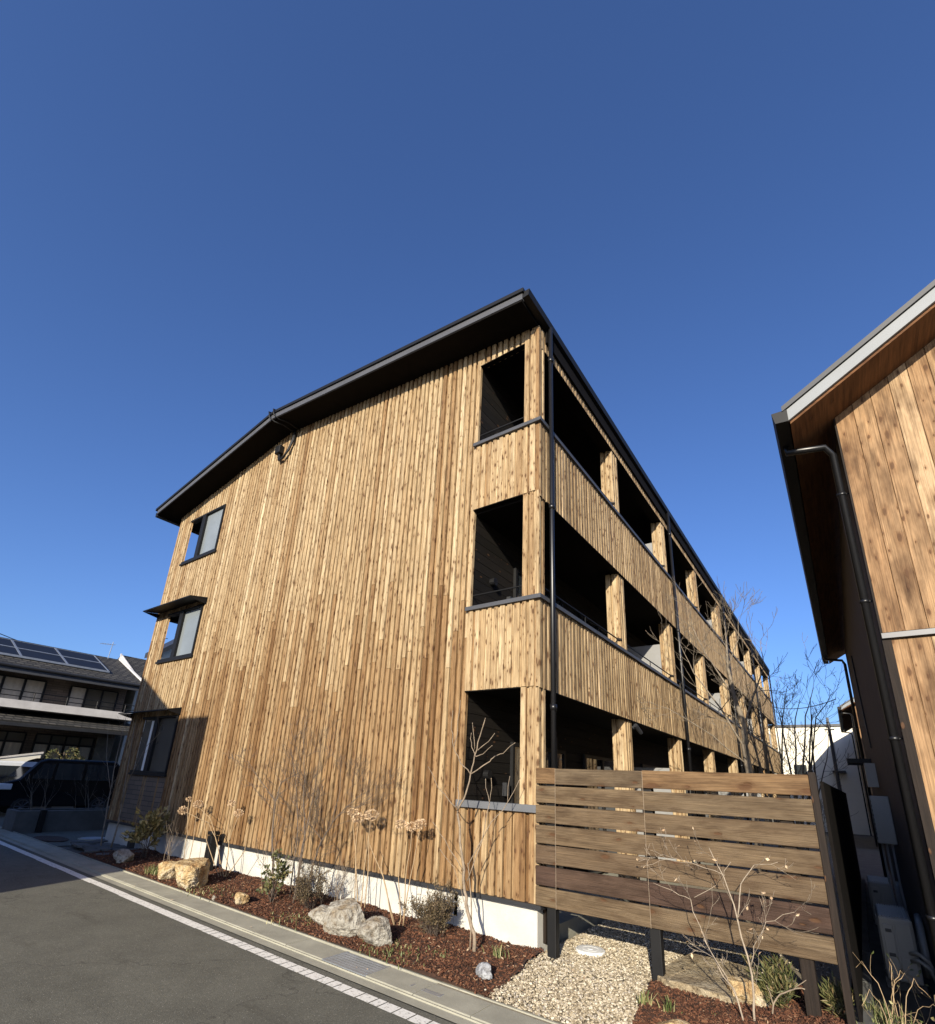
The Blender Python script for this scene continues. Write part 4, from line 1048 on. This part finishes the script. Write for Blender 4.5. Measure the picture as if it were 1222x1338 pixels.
# slender bare tree at the corner
rng = random.Random(41); mb = MB(); tips = []
Y_ = -.5
def A(l): return [(x, Y_+dy, z) for x, z, dy in l]
tr = plant('young_tree', 'slender bare young tree with forked pale twigs before the right end of the gable', 'tree', (-.46, -.5, .05))
tk = [(A([(-.46, .02, 0), (-.47, .23, 0), (-.57, .41, .01), (-.63, .6, .02), (-.68, .92, .02), (-.76, 1.37, 0)]), .021, .013),
      (A([(-.53, .02, .02), (-.55, .51, .04), (-.62, .85, .05)]), .009, .005)]
multi(mb, tk, rng, tips, False)
mb.build('trunk', BARK, tr, True); mb = MB()
br = [([(-.76, 1.38, 0), (-.77, 1.51, .02), (-.8, 1.71, .05), (-.83, 1.95, .1)], .008), ([(-.76, 1.4, 0), (-.64, 1.59, -.02), (-.58, 1.8, -.03), (-.52, 2.0, -.05), (-.43, 2.23, -.08), (-.36, 2.4, -.1)], .011),
      ([(-.58, 1.8, -.03), (-.69, 1.93, -.1), (-.76, 2.09, -.14), (-.7, 2.28, -.16), (-.65, 2.6, -.2)], .007), ([(-.58, 1.8, -.03), (-.37, 1.95, .05), (-.32, 2.01, .07), (-.23, 2.04, .1), (-.11, 2.15, .13)], .007),
      ([(-.52, 2.0, -.05), (-.6, 2.1, 0), (-.63, 2.25, .02)], .006), ([(-.52, 2.0, -.05), (-.37, 2.02, -.1), (-.23, 2.1, -.15)], .006), ([(-.5, 2.05, -.05), (-.3, 2.24, 0)], .006), ([(-.52, 2.07, -.05), (-.53, 2.35, -.1)], .005),
      ([(-.76, 1.42, 0), (-.98, 1.63, -.1), (-1.1, 1.85, -.15)], .006), ([(-.76, 2.09, -.14), (-.84, 2.3, -.1), (-.83, 2.5, -.1)], .005),
      ([(-.6, .7, .02), (-.48, 1.1, .1), (-.42, 1.5, .14), (-.49, 1.74, .15)], .006), ([(-.42, 1.5, .14), (-.38, 1.75, .1)], .004), ([(-.62, .85, .05), (-.4, 1.3, .15), (-.22, 1.52, .2), (-.08, 1.77, .22)], .006), ([(-.22, 1.52, .2), (-.2, 1.78, .2)], .004),
      ([(-.65, .8, .0), (-.85, 1.1, -.1), (-1.0, 1.25, -.12)], .005), ([(-.62, .5, 0), (-.85, .8, .1), (-1.05, .95, .1)], .004)]
multi(mb, [(A(p), r_, max(.0028, r_*.45)) for p, r_ in br], rng, tips, False)
for p, d in tips: mb.tube([p, p+Vector(d)*.02], [.005, .004], 5)
mb.build('branches', BARK, tr, True)
# multi stemmed bare shrub before the gable
rng = random.Random(43); mb = MB(); tips = []
tr = plant('bare_shrub', 'broad bare multi stemmed shrub with hazy fine twigs against the gable middle', 'shrub', (-3.4, -.5, .05))
st = [([(-3.95, -.5, .03), (-4.03, -.5, .47), (-4.17, -.5, .9), (-4.24, -.48, 1.29), (-4.21, -.45, 1.57), (-3.88, -.4, 1.73)], .017, .005), ([(-4.25, -.48, 1.31), (-4.71, -.45, 1.55), (-5.3, -.4, 1.88)], .008, .003),
      ([(-3.2, -.5, .03), (-3.17, -.5, .2), (-3.16, -.5, .56), (-3.04, -.5, .86), (-2.87, -.5, 1.1), (-2.64, -.48, 1.32), (-2.4, -.45, 1.5)], .014, .004), ([(-3.04, -.5, .88), (-3.34, -.52, 1.08), (-3.78, -.55, 1.36)], .007, .003),
      ([(-3.5, -.45, .03), (-3.46, -.45, .86), (-3.56, -.47, 1.25), (-3.58, -.5, 1.66), (-3.76, -.5, 2.25)], .014, .003), ([(-3.65, -.42, .03), (-3.7, -.4, .9), (-3.95, -.35, 1.5), (-4.3, -.3, 2.1)], .01, .003),
      ([(-3.4, -.55, .03), (-3.3, -.6, .8), (-3.2, -.6, 1.5), (-3.25, -.55, 2.1)], .01, .003), ([(-2.87, -.5, 1.1), (-2.9, -.4, 1.5), (-3.0, -.35, 1.85)], .006, .003), ([(-2.64, -.48, 1.32), (-2.3, -.55, 1.35), (-2.05, -.6, 1.5)], .005, .0025)]
multi(mb, st, rng, tips, True, 3, .3, (2, 4), .8, 1., .0045, .0018)
mb.build('branches', BARKB, tr, True)
# hydrangeas with dried heads
def hydrangea(label, base, heads, stems, loc, seed):
    t = plant('hydrangea', label, 'hydrangea', loc, 'hydrangeas with dried flower heads'); rng = random.Random(seed)
    mb = MB()
    for p in stems:
        P = [Vector(q) for q in p]; q = [P[0]]
        for k in range(len(P)-1):
            for s_ in (1, 2, 3): q.append(P[k].lerp(P[k+1], s_/3)+jit(rng, .004))
        mb.tube(q, [.007-.003*k/len(q) for k in range(len(q))], 6)
    mb.build('stem', STRAW, t, True)
    for (x, y, z, r_) in heads:
        r_ *= .78; mb = MB(); c = Vector((x, y, z))
        for k in range(int(200*(r_/.1)**2)):
            d = jit(rng, 1).normalized(); d.z = d.z*.9+.05; p = c+Vector((d.x*r_, d.y*r_, d.z*r_*.8))*rng.uniform(.75, 1)
            if k % 5 == 0: mb.tube([c-Vector((0, 0, r_*.5)), p], .0015, 3, cap=False)
            for q in range(2): leaf(mb, p, d, rng, .024, .02)
        mb.build('flower_head', FLOWER, t)
hydrangea('dried hydrangea whose pale heads stand above the tall grey rock', None, [(-2.52, -.35, 1.18, .1), (-2.3, -.33, 1.24, .11), (-2.62, -.37, 1.25, .08)],
          [[(-2.42, -.35, .05), (-2.5, -.35, .7), (-2.52, -.35, 1.13)], [(-2.31, -.35, .05), (-2.32, -.35, .6), (-2.3, -.33, 1.18)], [(-2.23, -.36, .05), (-2.24, -.36, .61), (-2.28, -.35, .86), (-2.3, -.35, 1.2)], [(-2.36, -.33, .05), (-2.52, -.35, .8), (-2.62, -.37, 1.2)]], (-2.36, -.35, .05), 51)
hydrangea('dried hydrangea with a low spread of heads left of the dense small leaved shrub', None, [(-1.75, -.35, 1.17, .08), (-1.57, -.33, 1.16, .085), (-1.42, -.36, 1.2, .09)],
          [[(-1.7, -.35, .03), (-1.98, -.35, .55), (-2.28, -.35, .9)], [(-1.66, -.35, .03), (-1.63, -.35, .15), (-1.71, -.35, .52), (-1.75, -.35, 1.12)], [(-1.6, -.33, .03), (-1.62, -.33, .55), (-1.57, -.33, 1.1)], [(-1.58, -.36, .03), (-1.52, -.36, .6), (-1.42, -.36, 1.14)], [(-1.7, -.36, .03), (-1.98, -.37, .6), (-2.0, -.37, .8)]], (-1.66, -.35, .05), 52)
hydrangea('dried hydrangea leaning left over the yellowish boulder', None, [(-7.2, -.35, .97, .11), (-6.8, -.3, 1.1, .1), (-7.12, -.33, 1.17, .06), (-5.73, -.3, 1.18, .08), (-5.46, -.3, 1.04, .09)],
          [[(-5.6, -.32, .05), (-5.86, -.32, .5), (-6.28, -.33, .83), (-7.15, -.35, .95)], [(-5.55, -.3, .05), (-6.0, -.3, .6), (-6.3, -.3, .9), (-6.8, -.3, 1.05)], [(-5.5, -.3, .05), (-5.6, -.3, .6), (-5.46, -.3, 1.0)], [(-5.48, -.33, .05), (-5.5, -.33, .45), (-5.7, -.3, .8), (-5.73, -.3, 1.14)], [(-5.6, -.35, .05), (-6.2, -.35, .55), (-6.5, -.35, 1.0)], [(-5.45, -.35, .05), (-5.1, -.3, .5), (-5.15, -.3, .75)], [(-6.9, -.3, .05), (-6.95, -.32, .6), (-7.12, -.33, 1.13)], [(-6.75, -.3, .05), (-6.72, -.3, .5), (-6.8, -.3, 1.0)]], (-5.8, -.32, .05), 53)
# leafy shrubs
def shrub(name, label, loc, nst, L, lev, seed, leafm, ll, lw, per, bark=BARKD, spread=.5, upb=.12, r=.007, nk=(2, 4), ang=.75):
    t = plant(name, label, 'shrub', loc); rng = random.Random(seed); mb = MB(); tips = []
    for k in range(nst):
        a = rng.uniform(0, 6.28); s_ = rng.uniform(0, spread)
        grow(mb, Vector(loc)+Vector((rng.gauss(0, .03), rng.gauss(0, .03), -.03)), (math.cos(a)*s_, math.sin(a)*s_*.8, 1), L*rng.uniform(.7, 1.15), r, lev, rng, tips, .1, upb, nk, ang)
    mb.build('branches', bark, t)
    mb = MB()
    for p, d in tips:
        for q in range(per): leaf(mb, p-Vector(d)*rng.uniform(0, .09)+jit(rng, .012), d, rng, ll, lw)
    if per: mb.build('leaves', leafm, t)
    return t
shrub('dense_shrub', 'rounded dense shrub of tiny brownish leaves right of the three rocks', (-1.1, -.36, .05), 26, .25, 3, 61, LEAFB, .024, .012, 4, spread=1.25, r=.005)
shrub('broadleaf_shrub', 'sparse shrub with round dark leaves right of the small pale stone block', (-3.62, -.72, .05), 8, .3, 2, 62, LEAF, .05, .042, 3, spread=.75)
shrub('dense_shrub', 'wiry low shrub of tiny olive leaves under the bare multi stemmed shrub', (-2.98, -.6, .05), 20, .24, 3, 63, LEAFB, .022, .012, 3, spread=1., r=.005)
shrub('leafy_shrub', 'shaded shrub with yellowish leaves below the ground floor window', (-8.2, -.4, .05), 9, .42, 2, 64, LEAFY, .1, .05, 4, spread=.6)
shrub('strappy_shrub', 'olive shrub with narrow leaves behind the legs of the slatted screen', (2.2, .12, .05), 9, .2, 2, 65, LEAF, .075, .013, 5, spread=.7, r=.004)
shrub('strappy_shrub', 'small olive shrub between the last leg and the end post of the slatted screen', (2.55, .2, .05), 6, .17, 2, 66, LEAF, .07, .012, 5, spread=.6, r=.004)
# tall bare twigs at the shaded end
rng = random.Random(67); mb = MB(); tips = []
t = plant('bare_sapling', 'thin bare sapling rising in the shade before the left corner of the gable', 'tree', (-9.9, -.4, 0))
multi(mb, [([(-9.75, -.4, .03), (-9.72, -.38, .6), (-9.95, -.36, 1.5), (-10.2, -.34, 2.6)], .02, .005), ([(-10.1, -.45, .03), (-10.3, -.45, .9), (-10.6, -.4, 2.), (-10.65, -.4, 2.9)], .016, .004), ([(-9.8, -.4, .9), (-9.5, -.45, 1.5), (-9.0, -.5, 2.1), (-8.5, -.5, 2.4)], .008, .003), ([(-10.35, -.45, 1.2), (-10.9, -.5, 1.9), (-11.3, -.5, 2.7)], .008, .003)], rng, tips, True, 1, .5, (2, 3), .7, .5, .004)
mb.build('branches', BARKG, t, True)
rng = random.Random(68); mb = MB(); tips = []
for k in range(16):
    a = rng.uniform(0, 6.28); grow(mb, (-14.6+rng.uniform(-.2, .2), rng.uniform(-.7, 2.1), .4), (math.cos(a)*.35, math.sin(a)*.45, 1), .6, .009, 2, rng, tips, .1, .1, (2, 3), .6)
mb.build('shrubs', BARKG, pl)
rng = random.Random(69); mb = MB()
gp_ = plant('garden_tree', 'dark clipped garden tree in front of the windows of the tiled house', 'tree', (-22.3, 2.1, 0)); tm = MB(); tm.tube([(-22.3, 2.1, 0), (-22.25, 2.15, 1.1), (-22.3, 2.1, 2.1)], [.09, .06, .03], 7); tm.build('trunk', BARKD, gp_)
for c, r_ in (((-22.3, 1.75, 1.95), .2), ((-22.3, 2.35, 2.05), .22), ((-22.2, 2.1, 1.7), .25), ((-22.3, 1.6, 1.6), .2), ((-22.3, 2.65, 1.75), .2)):
    for k in range(160):
        d = jit(rng, 1).normalized(); leaf(mb, Vector(c)+d*r_*rng.uniform(.6, 1.05)*Vector((1, 1, .7)).length/1.6, d, rng, .09, .04)
mb.build('crown', LEAF, gp_)
# white stemmed shrub before the screen
rng = random.Random(71); mb = MB(); tips = []
t = plant('white_stemmed_tree', 'small bare white stemmed tree standing in front of the slatted screen', 'tree', (2.05, -.42, .05))
J = [([(2.06, -.42, .03), (2.08, -.42, .4), (2.02, -.42, .77), (1.95, -.42, 1.07), (1.86, -.43, 1.28)], .013, .004), ([(2.02, -.42, .77), (2.07, -.4, 1.03), (2.18, -.38, 1.18)], .008, .004), ([(2.0, -.45, .03), (1.96, -.45, .24), (1.85, -.46, .42), (1.77, -.47, .6), (1.69, -.48, .87)], .01, .004),
     ([(1.96, -.45, .26), (1.91, -.48, .37), (1.77, -.5, .6)], .006, .004), ([(1.69, -.48, .87), (1.55, -.5, .92), (1.4, -.52, .96)], .004, .002), ([(2.08, -.42, .46), (2.12, -.45, .61), (2.23, -.48, .8), (2.43, -.5, .9)], .006, .002), ([(1.95, -.42, 1.07), (2.02, -.44, 1.19)], .004, .002), ([(1.72, -.48, .89), (1.89, -.45, 1.0)], .004, .002), ([(1.96, -.42, 1.08), (1.71, -.4, 1.14), (1.46, -.38, 1.18)], .004, .002), ([(2.18, -.38, 1.18), (2.35, -.36, 1.22)], .004, .002)]
multi(mb, [(p, a*.72, max(.0016, b*.7)) for p, a, b in J], rng, tips, True, 2, .17, (2, 3), .8, .5, .0022); mb.build('branches', BARKW, t, True)
mb = MB()
for p, d in tips[::9]: leaf(mb, p, d-Vector((0, 0, 1.2)), rng, .035, .02)
mb.build('dry_leaves', FLOWER, t)
rng = random.Random(72); mb = MB(); tips = []
t = plant('bent_stem', 'single pale stem bending over at the foot of the slatted screen', 'plant', (2.14, -.2, .05))
multi(mb, [([(2.14, -.2, .02), (2.17, -.2, .17), (2.23, -.2, .26), (2.32, -.2, .31), (2.4, -.2, .33)], .0065, .0045), ([(2.17, -.2, .17), (2.14, -.21, .3)], .005, .002), ([(2.32, -.2, .31), (2.42, -.22, .4)], .004, .002)], rng, tips, False); mb.build('stem', BARK, t, True)
# big bare trees behind the screen
rng = random.Random(81); mb = MB(); tips = []
t = plant('bare_tree', 'tall bare tree with a thick grey trunk close to the balconies behind the screen', 'tree', (1.5, 5, 0))
multi(mb, [([(1.54, 5, 0), (1.52, 5, 2.14), (1.49, 5, 2.55), (1.53, 5, 2.9), (1.42, 5, 3.45), (1.36, 5.05, 4.01), (1.38, 5.1, 4.4), (1.39, 5.1, 4.95)], .075, .008), ([(1.5, 5, 2.5), (1.2, 4.9, 3.2), (.8, 4.8, 3.9), (.6, 4.8, 4.5)], .02, .004), ([(1.53, 5, 2.9), (1.75, 5.1, 3.5), (1.95, 5.2, 4.0), (1.95, 5.2, 4.5)], .02, .004),
      ([(1.42, 5, 3.45), (1.0, 5.1, 4.3), (.8, 5.1, 4.9), (.78, 5.1, 5.4)], .016, .003), ([(1.36, 5.05, 4.0), (1.6, 5., 4.5), (1.66, 5, 4.95)], .014, .003), ([(1.52, 5, 2.2), (1.05, 4.7, 2.7), (.5, 4.4, 3.1), (.1, 4.2, 3.3)], .012, .003)], rng, tips, True, 2, .6, (2, 4), .8, .9, .009, .0032)
mb.build('branches', BARKG, t, True)
rng = random.Random(83); mb = MB(); tips = []
t = plant('bare_tree', 'dark multi stemmed bare tree behind the right half of the screen', 'tree', (1.8, 8, 0))
S = []
for (bx, tx, tz, ty) in ((1.42, 1.1, 4.3, 8.2), (1.5, 1.55, 4.4, 7.8), (1.64, 2.1, 4.1, 8), (1.95, 1.8, 3.8, 8.3), (2.0, 2.6, 4.0, 7.7), (2.09, 2.85, 3.8, 8), (2.1, 2.75, 3.1, 7.5), (1.7, 1.3, 3.9, 7.6), (1.9, 2.3, 3.9, 8.4), (1.55, .95, 3.7, 7.5)):
    S.append(([(1.78+(bx-1.78)*.35, 8, 0), (bx, 8, 1.2), (bx+(tx-bx)*.3, 8+(ty-8)*.4, 2.4), (bx+(tx-bx)*.6, 8+(ty-8)*.7, 3.4), (tx, ty, tz)], .032, .005))
multi(mb, S, rng, tips, True, 3, .5, (2, 3), .85, .75, .009, .0034); mb.build('branches', BARKG, t, True)
rng = random.Random(84); mb = MB(); tips = []
t = plant('bare_tree', 'thin bare tree farthest back against the cream building', 'tree', (2.1, 13, 0))
multi(mb, [([(2.1, 13, 0), (2.15, 13, 2.2), (2.2, 13, 3.2), (2.35, 13, 4.6)], .04, .008), ([(2.15, 13, 2.2), (1.9, 13, 3.2), (1.7, 13, 4.4)], .02, .005), ([(2.15, 13, 1.8), (2.5, 13, 2.8), (2.7, 13, 3.8)], .02, .005)], rng, tips, True, 2, .7, (2, 3), .6, .7, .008); mb.build('branches', BARKD, t, True)
# weeds and grass
def tuft(name, label, loc, n, h, seed, spread=.1, mat=GRASS, wd=.006):
    t = plant(name, label, 'plant', loc); rng = random.Random(seed); mb = MB()
    for k in range(n):
        b = Vector(loc)+Vector((rng.gauss(0, spread), rng.gauss(0, spread*.7), -.01)); a = rng.uniform(0, 6.28); l = h*rng.uniform(.5, 1.2); o = rng.uniform(.2, .9)
        d = Vector((math.cos(a), math.sin(a), 0)); s_ = Vector((-d.y, d.x, 0))*wd; tt_ = rng.random(); prev = b
        P = [b, b+d*l*o*.25+Vector((0, 0, l*.5)), b+d*l*o*.6+Vector((0, 0, l*.8)), b+d*l*o+Vector((0, 0, l*(1-.35*o)))]
        for q in range(3):
            w0, w1 = s_*(1-q/3), s_*(1-(q+1)/3)
            mb.face([P[q]-w0, P[q]+w0, P[q+1]+w1, P[q+1]-w1] if q < 2 else [P[q]-w0, P[q]+w0, P[q+1]], tt_)
    mb.build('blades', mat, t); return t
tuft('grass_tuft', 'low green ground cover under the grey rocks beside the steel grate', (-1.05, -1.02, .05), 150, .055, 91, .2)
tuft('grass_tuft', 'patch of low green weeds left of the three grey rocks', (-2.75, -.98, .05), 130, .05, 92, .2)
tuft('grass_tuft', 'low green weeds in front of the big yellowish boulder', (-4.75, -.95, .05), 150, .06, 93, .2)
tuft('grass_tuft', 'grass clump at the left foot of the low yellowish stone', (-6.5, -.95, .05), 90, .16, 94, .09)
tuft('grass_tuft', 'spiky yellowish tuft in the mulch by the corner of the plinth', (-.2, -.45, .06), 24, .14, 95, .05, GRASS, .007)
tuft('grass_tuft', 'small green tuft in the mulch right of the dense shrub', (-.62, -.8, .06), 60, .05, 96, .07)
tuft('grass_tuft', 'thin green tuft in front of the stone step', (1.5, -.66, .06), 20, .14, 97, .03, GRASS, .008)
tuft('grass_tuft', 'thin green tuft at the mulch edge near the gravel', (1.3, -.62, .06), 18, .14, 98, .04, GRASS, .008)
tuft('grass_tuft', 'bright green weed at the foot of the white stemmed tree', (1.83, -.48, .06), 40, .06, 99, .03, LEAFG, .012)
tuft('grass_clump', 'large clump of grass and dry blades under the end post of the screen', (2.78, .55, .02), 170, .17, 100, .12, GRASS, .005)
tuft('grass_clump', 'dry grass clump at the lower right corner by the nearest air conditioner', (3.0, .2, .02), 130, .15, 101, .15, GRASS, .005)
rng = random.Random(102); mb = MB(); tips = []
t = plant('dry_vine', 'tangle of dry arching stems in front of the nearest air conditioner', 'plant', (2.95, .5, 0))
for k in range(14):
    a = rng.uniform(0, 6.28); b = Vector((2.95+rng.gauss(0, .12), .5+rng.gauss(0, .2), 0)); h = rng.uniform(.2, .5); e = Vector((math.cos(a), math.sin(a), 0))*rng.uniform(.2, .45)
    P = [b, b+e*.3+Vector((0, 0, h*.75)), b+e*.6+Vector((0, 0, h)), b+e+Vector((0, 0, h*.7))]
    multi(mb, [(P, .0032, .0016)], rng, tips, True, 0, .14, (1, 2), .8, .35, .002)
mb.build('stems', STRAW, t, True)
mb = MB()
for p, d in tips[::2]: leaf(mb, p, d, rng, .04, .02)
mb.build('leaves', GRASS, t)
# low weed stems in the bed
for i, (x, y, lab) in enumerate(((-4.1, -.5, 'bare twiggy stems behind the small pale stone block'), (-2.65, -.45, 'bare twiggy stems behind the low pale grey rock'), (-7.4, -.35, 'bare twigs at the sunlit edge of the shadow on the gable'))):
    shrub('twiggy_shrub', lab, (x, y, .05), 6, .4, 2, 120+i, LEAF, .03, .015, 0, BARK, .45, r=.005)
